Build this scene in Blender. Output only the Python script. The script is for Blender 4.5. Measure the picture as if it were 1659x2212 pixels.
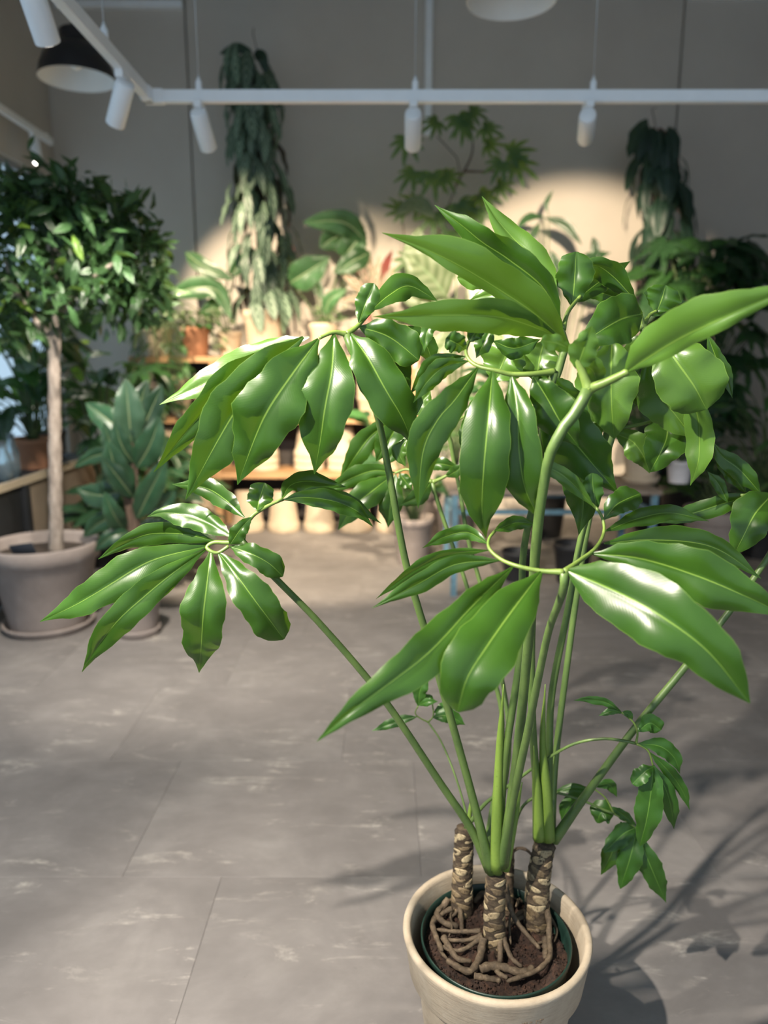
import bpy, bmesh, math, random
import numpy as np
from mathutils.bvhtree import BVHTree
from mathutils import Vector, Matrix
for o in list(bpy.data.objects): bpy.data.objects.remove(o, do_unlink=True)
SC = bpy.context.scene
COL = SC.collection
rnd = random.Random(7)
PI = math.pi
# ------------------------------------------------------------------ camera
FPX, CX, CY, PITCH, CAMZ = 1600.0, 829.5, 1106.0, math.radians(11.5), 1.40
cam_d = bpy.data.cameras.new('camera'); cam = bpy.data.objects.new('camera', cam_d); COL.objects.link(cam)
cam.location = (0, 0, CAMZ); cam.rotation_euler = (PI/2-PITCH, 0, 0)
cam_d.sensor_fit = 'VERTICAL'; cam_d.sensor_height = 36.0; cam_d.lens = 36.0*FPX/2212.0
cam_d.clip_start = 0.02
cam_d.dof.use_dof = True; cam_d.dof.focus_distance = 1.20; cam_d.dof.aperture_fstop = 2.5
SC.camera = cam
# ------------------------------------------------------------------ light and exposure
SC.view_settings.view_transform = 'Standard'; SC.view_settings.look = 'None'
SC.view_settings.gamma = 1.0; SC.view_settings.use_curve_mapping = False
SC.view_settings.exposure = 0.26
world = bpy.data.worlds.new('world'); SC.world = world; world.use_nodes = True
bg = world.node_tree.nodes['Background']
bg.inputs['Color'].default_value = (0.63, 0.81, 1.0, 1); bg.inputs['Strength'].default_value = 0.84

# (the track lamps' own light is made in the lamp builder: lamp position, aim, watts, cone, blend, colour)
WARM = (1.0, 0.80, 0.56); NEUT = (1.0, 0.90, 0.77); COOL = (0.9, 0.96, 1.0)
# ------------------------------------------------------------------ helpers
cp, sp = math.cos(PITCH), math.sin(PITCH)
def ray(u, v):
    xc = (u-CX)/FPX; yc = -(v-CY)/FPX
    return Vector((xc, cp+yc*sp, -sp+yc*cp))
def P(u, v, Y):
    d = ray(u, v); return Vector((0, 0, CAMZ)) + d*(Y/d.y)
def G(u, v, z=0.0):
    d = ray(u, v); return Vector((0, 0, CAMZ)) + d*((z-CAMZ)/d.z)
def depth(p):
    return (p-Vector((0, 0, CAMZ))).dot(Vector((0, cp, -sp)))
def world_mat(o):
    m = Matrix.LocRotScale(o.location, o.rotation_euler, o.scale)
    if o.parent: return world_mat(o.parent) @ o.matrix_parent_inverse @ m
    return m
def child(name, mesh, mat, parent, smooth=True, loc=None, mw=None):
    """mesh given in world coordinates (or placed by world matrix mw)"""
    o = bpy.data.objects.new(name, mesh); COL.objects.link(o)
    if mat is not None and not mesh.materials: mesh.materials.append(mat)
    if not mesh.get('sm'):
        mesh.polygons.foreach_set('use_smooth', [bool(smooth)]*len(mesh.polygons)); mesh['sm'] = 1
    if parent is not None:
        o.parent = parent; o.matrix_parent_inverse = world_mat(parent).inverted()
    if mw is not None:
        l, r, s = mw.decompose(); o.location = l; o.rotation_euler = r.to_euler(); o.scale = s
    if loc is not None: o.location = loc
    if name not in ('tile', 'floor', 'foliage', 'bark_chips') and o.type == 'MESH': register(o)
    return o
OB_BOX = np.full((12000, 6), 9e9); OB = []; OB_OWN = np.zeros(12000, dtype=np.int64); OWN = {}
def own_id(o):
    while o.parent is not None: o = o.parent
    return OWN.setdefault(o.name, len(OWN)+1)
def register(o):
    v = np.empty(len(o.data.vertices)*3); o.data.vertices.foreach_get('co', v)
    m = np.array(Matrix.LocRotScale(o.location, o.rotation_euler, o.scale))
    v = v.reshape(-1, 3) @ m[:3, :3].T + m[:3, 3]; i = len(OB)
    OB_BOX[i, :3] = v.min(0); OB_BOX[i, 3:] = v.max(0); OB_OWN[i] = own_id(o)
    OB.append([v, o.data, None, o.name])
def soil_at(base):
    """the soil a stalk grows from (it may pass through that)"""
    return [k for k in range(len(OB)) if OB[k][3].startswith('soil') and all(OB_BOX[k, c]-.06 < base[c] < OB_BOX[k, c+3]+.06 for c in range(3))]
def hits(vs, polys, own, skip=()):
    """does this surface cut through anything that belongs to another thing?"""
    v = np.array([tuple(q) for q in vs]); lo = v.min(0); hi = v.max(0); n = len(OB)
    m = (OB_BOX[:n, 0] < hi[0]) & (OB_BOX[:n, 3] > lo[0]) & (OB_BOX[:n, 1] < hi[1]) & (OB_BOX[:n, 4] > lo[1]) & (OB_BOX[:n, 2] < hi[2]) & (OB_BOX[:n, 5] > lo[2]) & (OB_OWN[:n] != own)
    for k in skip: m[k] = False
    idx = np.nonzero(m)[0]
    if not len(idx): return False
    t = BVHTree.FromPolygons([tuple(q) for q in v], polys)
    for i in idx:
        e = OB[i]
        if e[2] is None: e[2] = BVHTree.FromPolygons([tuple(q) for q in e[0]], [tuple(q.vertices) for q in e[1].polygons])
        if t.overlap(e[2]): return True
    return False
def tag(o, label, cat, group=None, kind=None):
    o['label'] = label
    if cat: o['category'] = cat
    if group: o['group'] = group
    if kind: o['kind'] = kind
    return o
def thing(name, label, cat, loc=(0, 0, 0), group=None):
    o = bpy.data.objects.new(name, None); COL.objects.link(o); o.location = loc; o.empty_display_size = 0.1
    return tag(o, label, cat, group)
def top(name, mesh, mat, label, cat, group=None, smooth=True, mw=None, loc=None):
    return tag(child(name, mesh, mat, None, smooth, loc, mw), label, cat, group)
def struct(name, mesh, mat, parent=None, smooth=False):
    o = child(name, mesh, mat, parent, smooth)
    if parent is None: o['kind'] = 'structure'
    return o
def mesh_from(name, verts, faces, uvs=None):
    m = bpy.data.meshes.new(name); m.from_pydata([tuple(v) for v in verts], [], faces)
    if uvs is not None:
        l = m.uv_layers.new(name='UVMap')
        flat = []
        for poly in m.polygons:
            for vi in poly.vertices: flat.extend(uvs[vi])
        l.data.foreach_set('uv', flat)
    m.update(); return m
class MB:
    def __init__(s): s.v = []; s.f = []
    def add(s, vs, fs):
        b = len(s.v); s.v += [Vector(x) for x in vs]; s.f += [[i+b for i in f] for f in fs]; return s
    def box(s, x0, x1, y0, y1, z0, z1):
        vs = [(x, y, z) for z in (z0, z1) for y in (y0, y1) for x in (x0, x1)]
        return s.add(vs, [(0,2,3,1),(4,5,7,6),(0,1,5,4),(2,6,7,3),(0,4,6,2),(1,3,7,5)])
    def tube(s, pts, radii, seg=8, cap=True):
        pts = [Vector(p) for p in pts]; n = len(pts)
        if not hasattr(radii, '__len__'): radii = [radii]*n
        ref = None; rings = []
        for i in range(n):
            t = (pts[min(i+1, n-1)]-pts[max(i-1, 0)])
            t = t.normalized() if t.length > 1e-9 else Vector((0, 0, 1))
            if ref is None:
                ref = t.cross(Vector((0, 0, 1)))
                if ref.length < 1e-3: ref = Vector((1, 0, 0))
            a = (ref - t*ref.dot(t))
            a = a.normalized() if a.length > 1e-6 else t.orthogonal().normalized()
            ref = a; b = t.cross(a)
            rings.append([pts[i]+(a*math.cos(2*PI*k/seg)+b*math.sin(2*PI*k/seg))*radii[i] for k in range(seg)])
        vs = [p for r in rings for p in r]; fs = []
        for i in range(n-1):
            for k in range(seg):
                k2 = (k+1) % seg
                fs.append((i*seg+k, i*seg+k2, (i+1)*seg+k2, (i+1)*seg+k))
        if cap:
            fs.append(tuple(range(seg-1, -1, -1))); fs.append(tuple((n-1)*seg+k for k in range(seg)))
        return s.add(vs, fs)
    def lathe(s, prof, c=(0, 0, 0), seg=40, cap0=False, cap1=False):
        c = Vector(c); vs = []; n = len(prof)
        for r, z in prof:
            for k in range(seg):
                a = 2*PI*k/seg; vs.append(c+Vector((r*math.cos(a), r*math.sin(a), z)))
        fs = []
        for i in range(n-1):
            for k in range(seg):
                k2 = (k+1) % seg
                fs.append((i*seg+k, i*seg+k2, (i+1)*seg+k2, (i+1)*seg+k))
        if cap0: fs.append(tuple(range(seg-1, -1, -1)))
        if cap1: fs.append(tuple((n-1)*seg+k for k in range(seg)))
        return s.add(vs, fs)
    def mesh(s, name='mesh'): return mesh_from(name, s.v, s.f)
def bevel(mesh, w, seg=2, ang=30):
    bm = bmesh.new(); bm.from_mesh(mesh)
    es = [e for e in bm.edges if len(e.link_faces) == 2 and e.calc_face_angle(0) > math.radians(ang)]
    bmesh.ops.bevel(bm, geom=es, offset=w, segments=seg, affect='EDGES', profile=0.6)
    bm.to_mesh(mesh); bm.free(); return mesh
def boxm(x0, x1, y0, y1, z0, z1, bv=0.0):
    m = MB().box(x0, x1, y0, y1, z0, z1).mesh()
    return bevel(m, bv) if bv else m
def catmull(pts, n):
    pts = [Vector(p) for p in pts]
    if len(pts) == 2: return [pts[0].lerp(pts[1], i/(n-1)) for i in range(n)]
    e = [pts[0]*2-pts[1]] + pts + [pts[-1]*2-pts[-2]]
    # parametrise by chord length
    L = [0.0]
    for a, b in zip(pts, pts[1:]): L.append(L[-1]+(b-a).length)
    out = []
    for i in range(n):
        s_ = L[-1]*i/(n-1); k = 0
        while k < len(pts)-2 and s_ > L[k+1]: k += 1
        t = (s_-L[k])/max(1e-9, L[k+1]-L[k])
        p0, p1, p2, p3 = e[k], e[k+1], e[k+2], e[k+3]
        out.append(0.5*((2*p1)+(p2-p0)*t+(2*p0-5*p1+4*p2-p3)*t*t+(3*p1-p0-3*p2+p3)*t**3))
    return out
def interp(tab, t):
    for (a, x), (b, y) in zip(tab, tab[1:]):
        if t <= b:
            s_ = (t-a)/(b-a); s_ = s_*s_*(3-2*s_)*0.5+s_*0.5
            return x+(y-x)*s_
    return tab[-1][1]
# ------------------------------------------------------------------ materials
def nmat(name):
    m = bpy.data.materials.new(name); m.use_nodes = True
    nt = m.node_tree; b = nt.nodes['Principled BSDF']; return m, nt, b
def ramp(nt, fac, stops):
    r = nt.nodes.new('ShaderNodeValToRGB'); e = r.color_ramp.elements
    while len(e) < len(stops): e.new(0.5)
    for i, (p, c) in enumerate(stops):
        e[i].position = p; e[i].color = (*c, 1) if len(c) == 3 else c
    nt.links.new(fac, r.inputs['Fac']); return r.outputs['Color']
def noise(nt, scale, detail=4, rough=0.6, vec=None, dist=0.0):
    n = nt.nodes.new('ShaderNodeTexNoise'); n.inputs['Scale'].default_value = scale
    n.inputs['Detail'].default_value = detail; n.inputs['Roughness'].default_value = rough
    n.inputs['Distortion'].default_value = dist
    if vec is None:
        tc = nt.nodes.new('ShaderNodeTexCoord'); vec = tc.outputs['Object']
    nt.links.new(vec, n.inputs['Vector']); return n.outputs['Fac']
def mapping(nt, scale, coord='Object'):
    tc = nt.nodes.new('ShaderNodeTexCoord'); mp = nt.nodes.new('ShaderNodeMapping')
    mp.inputs['Scale'].default_value = scale; nt.links.new(tc.outputs[coord], mp.inputs['Vector']); return mp.outputs['Vector']
def mth(nt, op, a, b=None, clamp=False):
    n = nt.nodes.new('ShaderNodeMath'); n.operation = op; n.use_clamp = clamp
    for i, x in enumerate((a, b)):
        if x is None: continue
        if hasattr(x, 'links'): nt.links.new(x, n.inputs[i])
        else: n.inputs[i].default_value = x
    return n.outputs[0]
def mixc(nt, fac, a, b, mode='MIX'):
    n = nt.nodes.new('ShaderNodeMix'); n.data_type = 'RGBA'; n.blend_type = mode
    for sock, x in ((n.inputs[0], fac), (n.inputs[6], a), (n.inputs[7], b)):
        if hasattr(x, 'links'): nt.links.new(x, sock)
        elif isinstance(x, (int, float)): sock.default_value = x
        else: sock.default_value = (*x, 1)
    return n.outputs[2]
def bump(nt, b, h, strength=0.3, dist=0.01):
    n = nt.nodes.new('ShaderNodeBump'); n.inputs['Strength'].default_value = strength
    n.inputs['Distance'].default_value = dist; nt.links.new(h, n.inputs['Height']); nt.links.new(n.outputs[0], b.inputs['Normal'])
def simple(name, col, rough=0.5, var=0.15, scale=12.0, metal=0.0, bmp=0.0, bscale=60.0, emit=None):
    m, nt, b = nmat(name)
    f = noise(nt, scale)
    lo = tuple(c*(1-var) for c in col); hi = tuple(min(1, c*(1+var)) for c in col)
    nt.links.new(ramp(nt, f, [(0.3, lo), (0.7, hi)]), b.inputs['Base Color'])
    b.inputs['Roughness'].default_value = rough; b.inputs['Metallic'].default_value = metal
    if bmp: bump(nt, b, noise(nt, bscale), bmp, 0.004)
    if emit: b.inputs['Emission Color'].default_value = (*emit[0], 1); b.inputs['Emission Strength'].default_value = emit[1]
    return m
def leafmat(name, top, under, trans, vein, rough=0.32, tw=0.3, spec=0.5, patt=None, var=0.25, rib=0.035, veinbump=0.25, objrand=0.0):
    """two-sided leaf: glossy top, paler underside, light shining through; UV x runs -1..1 across, y 0..1 along"""
    m, nt, b = nmat(name)
    uv = nt.nodes.new('ShaderNodeUVMap'); sx = nt.nodes.new('ShaderNodeSeparateXYZ'); nt.links.new(uv.outputs[0], sx.inputs[0])
    ax = mth(nt, 'ABSOLUTE', sx.outputs['X']); y = sx.outputs['Y']
    f = noise(nt, 9.0)
    tcol = ramp(nt, f, [(0.3, tuple(c*(1-var) for c in top)), (0.72, tuple(c*(1+var) for c in top))])
    if patt is not None:
        # silvery feathering between the veins
        w = mth(nt, 'SINE', mth(nt, 'MULTIPLY', mth(nt, 'SUBTRACT', y, mth(nt, 'MULTIPLY', ax, 0.28)), 34.0))
        k = mth(nt, 'MULTIPLY', mth(nt, 'ADD', mth(nt, 'MULTIPLY', w, 0.5), 0.62, True), mth(nt, 'SUBTRACT', 1.0, mth(nt, 'POWER', ax, 3.0), True))
        tcol = mixc(nt, k, tcol, patt)
    ucol = ramp(nt, f, [(0.3, tuple(c*(1-var*.6) for c in under)), (0.72, tuple(c*(1+var*.6) for c in under))])
    g = nt.nodes.new('ShaderNodeNewGeometry')
    c = mixc(nt, g.outputs['Backfacing'], tcol, ucol)
    if objrand:
        oi = nt.nodes.new('ShaderNodeObjectInfo')
        hs = nt.nodes.new('ShaderNodeHueSaturation')
        nt.links.new(mth(nt, 'ADD', mth(nt, 'MULTIPLY', oi.outputs['Random'], objrand*2), 1-objrand), hs.inputs['Value'])
        nt.links.new(c, hs.inputs['Color']); c = hs.outputs['Color']
    # midrib widens towards the base
    ribw = mth(nt, 'ADD', mth(nt, 'MULTIPLY', mth(nt, 'SUBTRACT', 1.0, y, True), rib*1.3), rib*0.45)
    ribf = mth(nt, 'SUBTRACT', 1.0, mth(nt, 'DIVIDE', ax, ribw), True)
    ribf = mth(nt, 'MULTIPLY', ribf, 1.8, True)
    edge = mth(nt, 'MULTIPLY', mth(nt, 'SUBTRACT', ax, 0.965, True), 18.0, True)
    c = mixc(nt, mth(nt, 'MULTIPLY', mth(nt, 'MAXIMUM', ribf, edge), 0.85), c, vein)
    nt.links.new(c, b.inputs['Base Color'])
    b.inputs['Roughness'].default_value = rough; b.inputs['Specular IOR Level'].default_value = spec
    # fine side veins as relief
    sv = mth(nt, 'SINE', mth(nt, 'MULTIPLY', mth(nt, 'SUBTRACT', y, mth(nt, 'MULTIPLY', ax, 0.16)), 330.0))
    h = mth(nt, 'ADD', mth(nt, 'MULTIPLY', sv, 0.018), mth(nt, 'ADD', mth(nt, 'MULTIPLY', ribf, -0.5), mth(nt, 'MULTIPLY', f, 0.32)))
    bump(nt, b, h, veinbump, 0.004)
    tr = nt.nodes.new('ShaderNodeBsdfTranslucent')
    tc = mixc(nt, mth(nt, 'MULTIPLY', ribf, 0.6), trans, vein); nt.links.new(tc, tr.inputs['Color'])
    mx = nt.nodes.new('ShaderNodeMixShader'); mx.inputs[0].default_value = tw
    out = nt.nodes['Material Output']
    nt.links.new(b.outputs[0], mx.inputs[1]); nt.links.new(tr.outputs[0], mx.inputs[2]); nt.links.new(mx.outputs[0], out.inputs['Surface'])
    return m
# ------------------------------------------------------------------ leaf builder
LANCE = [(0,.05),(.05,.16),(.14,.48),(.28,.82),(.42,.99),(.55,1.0),(.68,.86),(.8,.58),(.89,.28),(.95,.11),(1,.012)]
OVATE = [(0,.08),(.06,.36),(.15,.72),(.3,.97),(.42,1.0),(.58,.92),(.75,.7),(.88,.42),(.96,.17),(1,.015)]
BLUNT = [(0,.06),(.08,.25),(.2,.58),(.4,.88),(.6,1.0),(.78,.95),(.9,.74),(.97,.42),(1,.06)]
HEART = [(0,.55),(.04,.8),(.12,.98),(.25,1.0),(.45,.86),(.65,.6),(.82,.32),(.93,.12),(1,.01)]
XS = (-1, -.72, -.42, -.16, 0, .16, .42, .72, 1)
def blade(name, pts, width, shape=LANCE, roll=0.0, view=None, fold=0.14, wave=0.06, under=False, asym=(1, 1), n=20, seed=0, twist=0.0, curl=0.0, nrm=None):
    """leaf surface along pts (world); width in metres; across-direction square to the line of sight `view`, turned by roll"""
    r = random.Random(seed*31+5)
    c = catmull(pts, n); L = sum((b-a).length for a, b in zip(c, c[1:]))
    ph = [r.uniform(0, 6.28) for _ in range(4)]; kk = r.uniform(2.3, 3.4)
    vs = []; uv = []; mid = c[n//2]
    for i, p in enumerate(c):
        t = i/(n-1); T = (c[min(i+1, n-1)]-c[max(i-1, 0)]).normalized()
        if nrm is not None:
            N0 = (nrm-T*nrm.dot(T)); N0 = N0.normalized() if N0.length > 1e-4 else T.orthogonal().normalized(); S0 = T.cross(N0)
        else:
            V = (view if view is not None else (p-Vector((0, 0, CAMZ)))).normalized()
            S0 = T.cross(V)
            if S0.length < 0.05: S0 = T.orthogonal()
            S0 = S0.normalized(); N0 = S0.cross(T)
            if N0.dot(V) > 0: N0 = -N0; S0 = -S0
        a = math.radians(roll + twist*(t-0.5))
        S = S0*math.cos(a)+N0*math.sin(a); N = N0*math.cos(a)-S0*math.sin(a)
        w = 0.5*width*interp(shape, t)
        for x in XS:
            side = 0 if x < 0 else 1
            ww = w*asym[side]*(1+wave*0.85*math.sin(kk*6.28*t*0.8+ph[side])+wave*.45*math.sin(kk*14.3*t+ph[3-side]))
            h = fold*abs(x)*ww - curl*x*x*ww + 0.11*math.sin(PI*abs(x))*ww
            h += 0.5*width*wave*(abs(x)**1.6)*1.6*math.sin(kk*6.28*t+ph[2+side])*min(1, 6*t)*min(1, 5*(1-t))
            h += 0.5*width*wave*0.55*math.sin(kk*3.4*t+ph[0]+(1.3 if side else 0))*(0.4+math.sin(PI*abs(x)))*min(1, 5*t)*min(1, 4*(1-t))
            vs.append(p+S*(x*ww)+N*h); uv.append((x, t))
    k = len(XS); fs = []
    for i in range(n-1):
        for j in range(k-1):
            q = (i*k+j, i*k+j+1, (i+1)*k+j+1, (i+1)*k+j)
            fs.append(q)
    m = mesh_from(name, vs, fs, uv)
    # make the top side look along N0 (towards the viewer) unless the underside shows
    pz = m.polygons[(n//2)*(k-1)+k//2]
    if nrm is not None: want = nrm
    else: want = -((view if view is not None else (mid-Vector((0, 0, CAMZ)))))
    flip = pz.normal.dot(want) < 0
    if abs(roll) > 90: flip = not flip
    if flip != under: m.flip_normals()
    return m
def pxpath(pts, Y): return [P(q[0], q[1], Y+(q[2] if len(q) > 2 else 0)) for q in pts]
# ================================================================== the room
XL, XR, YB, YF, ZC = -2.73, 4.05, 6.60, -1.6, 4.28
m, nt, b = nmat('concrete_tile'); M_tile = m
geo = nt.nodes.new('ShaderNodeNewGeometry'); oi = nt.nodes.new('ShaderNodeObjectInfo')
off = nt.nodes.new('ShaderNodeVectorMath'); off.operation = 'ADD'
sc_ = nt.nodes.new('ShaderNodeCombineXYZ'); nt.links.new(mth(nt, 'MULTIPLY', oi.outputs['Random'], 0.5), sc_.inputs[2])
nt.links.new(geo.outputs['Position'], off.inputs[0]); nt.links.new(sc_.outputs[0], off.inputs[1]); WP = off.outputs[0]
def wmap(s):
    mp = nt.nodes.new('ShaderNodeMapping'); mp.inputs['Scale'].default_value = s; nt.links.new(WP, mp.inputs['Vector']); return mp.outputs['Vector']
big = noise(nt, 2.6, 5, 0.62, wmap((1, 1, 1)), 0.6)
mid_ = noise(nt, 11.0, 6, 0.7, wmap((.55, 1, 1)))
streak = noise(nt, 6.5, 8, 0.74, wmap((.55, 2.0, 1)), 0.9)
speck = noise(nt, 70.0, 4, 0.7, wmap((.5, 1, 1)))
c = ramp(nt, big, [(0.30, (0.195, 0.183, 0.178)), (0.5, (0.255, 0.239, 0.233)), (0.70, (0.335, 0.316, 0.304))])
c = mixc(nt, mth(nt, 'MULTIPLY', mth(nt, 'SUBTRACT', mid_, 0.40, True), 1.6, True), mixc(nt, 0.5, c, (0.13, 0.118, 0.112)), c)
scuff = mth(nt, 'MULTIPLY', mth(nt, 'SUBTRACT', streak, 0.545, True), 8.0, True)
scuff = mth(nt, 'MULTIPLY', scuff, mth(nt, 'MULTIPLY', mth(nt, 'SUBTRACT', noise(nt, 3.3, 3, .6, wmap((1, 1, 1))), 0.42, True), 6.0, True))
scuff = mth(nt, 'MULTIPLY', scuff, mth(nt, 'MULTIPLY', mth(nt, 'SUBTRACT', speck, .33, True), 3.2, True))
c = mixc(nt, mth(nt, 'MULTIPLY', scuff, 0.85), c, (0.62, 0.58, 0.52))
dk = mth(nt, 'MULTIPLY', mth(nt, 'SUBTRACT', speck, 0.66, True), 5.0, True)
c = mixc(nt, mth(nt, 'MULTIPLY', dk, 0.5), c, (0.09, 0.08, 0.075))
nt.links.new(c, b.inputs['Base Color']); b.inputs['Roughness'].default_value = 0.62; b.inputs['Specular IOR Level'].default_value = 0.35
bump(nt, b, mth(nt, 'ADD', mid_, mth(nt, 'MULTIPLY', scuff, .5)), 0.12, 0.004)
M_grout = simple('tile_joint', (0.09, 0.08, 0.075), 0.9)
floor = struct('floor', boxm(XL-.1, XR+.1, YF, YB+.1, -0.06, -0.0025), M_grout)
TW_, TD_ = 0.83, 0.61
tm = bevel(MB().box(0.0003, TW_-.0003, 0.0003, TD_-.0003, -0.0045, 0.0).mesh('tile'), 0.0007, 1)
nrow = 0
y = 2.42-TD_*6
while y < YB-.02:
    k = round((y-2.42)/TD_)
    x = {0: -0.98, 1: -0.70, 2: -0.42}[k % 3] - TW_*3 if k >= 0 else {2: -0.726, 1: -0.45, 0: -0.98}[k % 3] - TW_*3
    while x < XR:
        if x+TW_ > XL: child('tile', tm, M_tile, floor, smooth=False, loc=(x, y, 0))
        x += TW_
    y += TD_
# walls
m, nt, b = nmat('wall_paint'); M_wall = m
f = noise(nt, 1.6, 5, .6); f2 = noise(nt, 45, 4, .6)
nt.links.new(ramp(nt, f, [(0.3, (0.515, 0.465, 0.405)), (0.7, (0.57, 0.52, 0.455))]), b.inputs['Base Color'])
b.inputs['Roughness'].default_value = 0.85; bump(nt, b, f2, 0.08, 0.003)
wall_back = struct('wall_back', boxm(XL-.1, XR+.1, YB+.05, YB+.14, 0, ZC+.1), M_wall)
for x0, x1 in ((XL, -1.60), (-1.585, 2.395), (2.41, XR)):
    child('wall_panel', boxm(x0, x1, YB, YB+.052, 0, ZC, .003), M_wall, wall_back, smooth=False)
# left wall with a run of tall windows
wl = MB()
WZ0, WZ1 = 0.28, 2.86
wl.box(XL-.14, XL, YF, YB+.1, 0, WZ0); wl.box(XL-.14, XL, YF, YB+.1, WZ1, ZC+.1)
WY = [(-1.2, 0.3), (0.42, 1.92), (2.04, 3.54), (3.66, 5.00), (5.12, 6.42)]
prev = YF
for a, q in WY: wl.box(XL-.14, XL, prev, a, WZ0, WZ1); prev = q
wl.box(XL-.14, XL, prev, YB+.1, WZ0, WZ1)
struct('wall_left', wl.mesh(), M_wall)
m, nt, b = nmat('window_glass'); M_glass = m
tr = nt.nodes.new('ShaderNodeBsdfTransparent'); gl = nt.nodes.new('ShaderNodeBsdfGlossy'); gl.inputs['Roughness'].default_value = 0.02
tr.inputs['Color'].default_value = (0.93, 0.97, 0.98, 1)
mx = nt.nodes.new('ShaderNodeMixShader'); mx.inputs[0].default_value = 0.06
nt.links.new(tr.outputs[0], mx.inputs[1]); nt.links.new(gl.outputs[0], mx.inputs[2]); nt.links.new(mx.outputs[0], nt.nodes['Material Output'].inputs['Surface'])
M_frame = simple('window_frame_grey', (0.30, 0.31, 0.32), 0.4, .08)
for i, (a, q) in enumerate(WY):
    fr = MB(); t_ = .05; x0, x1 = XL-.10, XL-.04
    fr.box(x0, x1, a, a+t_, WZ0, WZ1); fr.box(x0, x1, q-t_, q, WZ0, WZ1); fr.box(x0, x1, a+t_, q-t_, WZ0, WZ0+t_); fr.box(x0, x1, a+t_, q-t_, WZ1-t_, WZ1)
    w_ = struct('window_%d' % (i+1), fr.mesh(), M_frame)
    child('pane', boxm(XL-.075, XL-.067, a+t_, q-t_, WZ0+t_, WZ1-t_), M_glass, w_, smooth=False)
struct('wall_right', boxm(XR, XR+.14, YF, YB+.1, 0, ZC+.1), M_wall)
M_ceil = simple('ceiling_grey', (0.42, 0.42, 0.41), 0.9, .1, 2)
struct('ceiling', boxm(XL-.1, XR+.1, YF, YB+.1, ZC, ZC+.1), M_ceil)
M_white = simple('white_powder_coat', (0.88, 0.89, 0.90), 0.42, .03, 8)
struct('trim_1', boxm(XL+.12, -1.60, YB-.06, YB, 4.15, 4.20, .004), M_white)
struct('trim_2', boxm(2.41, XR-.01, YB-.05, YB, 4.215, 4.255, .004), M_white)
x = P(925, 200, YB).x
top('cable_duct', bevel(MB().box(x-.03, x+.03, YB-.045, YB+.002, 3.21, ZC).mesh(), .008, 2), M_white, 'white vertical cable duct coming down the back wall', 'cable duct')
# ------------------------------------------------------------------ lamp tracks and spotlights
M_lens = simple('lamp_lens', (0.9, 0.9, 0.85), 0.3, .02, 8, emit=((1.0, 0.93, 0.82), 9.0))
M_wire = simple('steel_wire', (0.55, 0.56, 0.57), 0.4, .05, 8, metal=.5)
c1 = P(322, 209, 3.4); TZ = c1.z; TX = c1.x
tr1 = thing('lighting_track', 'white L-shaped lighting track hung on wires across the back of the shop', 'light track', (TX, 3.4, TZ-.024))
hw, hh = .017, .024
child('track_bar', boxm(TX+.06, 3.6, 3.4-hw, 3.4+hw, TZ-hh, TZ+hh, .003), M_white, tr1, smooth=False)
child('track_bar', boxm(TX-hw, TX+hw, -0.5, 3.34, TZ-hh, TZ+hh, .003), M_white, tr1, smooth=False)
child('track_corner', bevel(MB().box(TX-hw-.004, TX+.062, 3.4-hw-.004, 3.4+hw+.004, TZ-hh-.003, TZ+hh+.003).box(TX-hw-.004, TX+hw+.004, 3.338, 3.4, TZ-hh-.003, TZ+hh+.003).mesh(), .002, 1), M_white, tr1, smooth=False)
def hang_wire(root, x, y, z):
    child('suspension_wire', MB().tube([(x, y, z+hh), (x, y, ZC)], .0022, 6).mesh(), M_wire, root)
    child('wire_clamp', MB().lathe([(.012, 0), (.014, .004), (.014, .035), (.009, .042), (.003, .06)], (x, y, z+hh-.002), 16, True, True).mesh(), M_white, root)
for u in (430, 897, 1281): 
    q = P(u, 196, 3.4); hang_wire(tr1, q.x, 3.4, TZ)
for y in (2.9, 1.2, 0.0): hang_wire(tr1, TX, y, TZ)
lamp_i = [0]
def spot_lamp(x, y, z, aim, watts, cone, blend, colr, label, group='white track spotlights', size=.03, length=.15, offscreen=None):
    """a cylinder spotlight under a track at (x,y,z=track underside), pointing at aim, with its own light"""
    root = thing('track_spotlight', label, 'spotlight', (x, y, z), group)
    child('track_adapter', bevel(MB().box(x-.016, x+.016, y-.045, y+.045, z-.026, z+.002).mesh(), .003, 1), M_white, root, smooth=False)
    pv = Vector((x, y, z-.062))
    child('swivel_neck', MB().tube([(x, y, z-.024), (x, y, z-.05), pv], [.010, .010, .012], 12).mesh(), M_white, root)
    d = (Vector(aim)-pv).normalized()
    a0 = pv-d*.035; mb = MB(); L = length
    n = []
    pts = [a0, a0+d*.004, a0+d*.02, a0+d*(L-.002), a0+d*L, a0+d*(L-.002), a0+d*(L-.022)]
    mb.tube(pts[:5], [.030, .034, .0365, .0365, .0350], 28)
    body = mb.mesh(); child('lamp_body', body, M_white, root)
    child('lamp_lens' if offscreen is None else offscreen+'_lens_offscreen', MB().tube([a0+d*(L+.0002), a0+d*(L+.0016)], [.031, .030], 28).mesh(), M_lens, root)
    ld = bpy.data.lights.new('spot_light', 'SPOT'); ld.energy = watts; ld.spot_size = math.radians(cone); ld.spot_blend = blend
    ld.color = colr; ld.shadow_soft_size = size
    lo = bpy.data.objects.new('spot_light' if offscreen is None else offscreen+'_offscreen', ld); COL.objects.link(lo)
    lo.parent = root; lo.matrix_parent_inverse = world_mat(root).inverted()
    lo.location = a0+d*(L+.012); lo.rotation_euler = d.to_track_quat('-Z', 'Y').to_euler()
    return root
zt = TZ-hh
q = P(893, 196, 3.4); spot_lamp(q.x, 3.4, zt, (.22, 6.6, .72), 620, 64, .5, WARM, 'white cylinder spotlight on the track in front of the white cable duct', length=.19)
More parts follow.
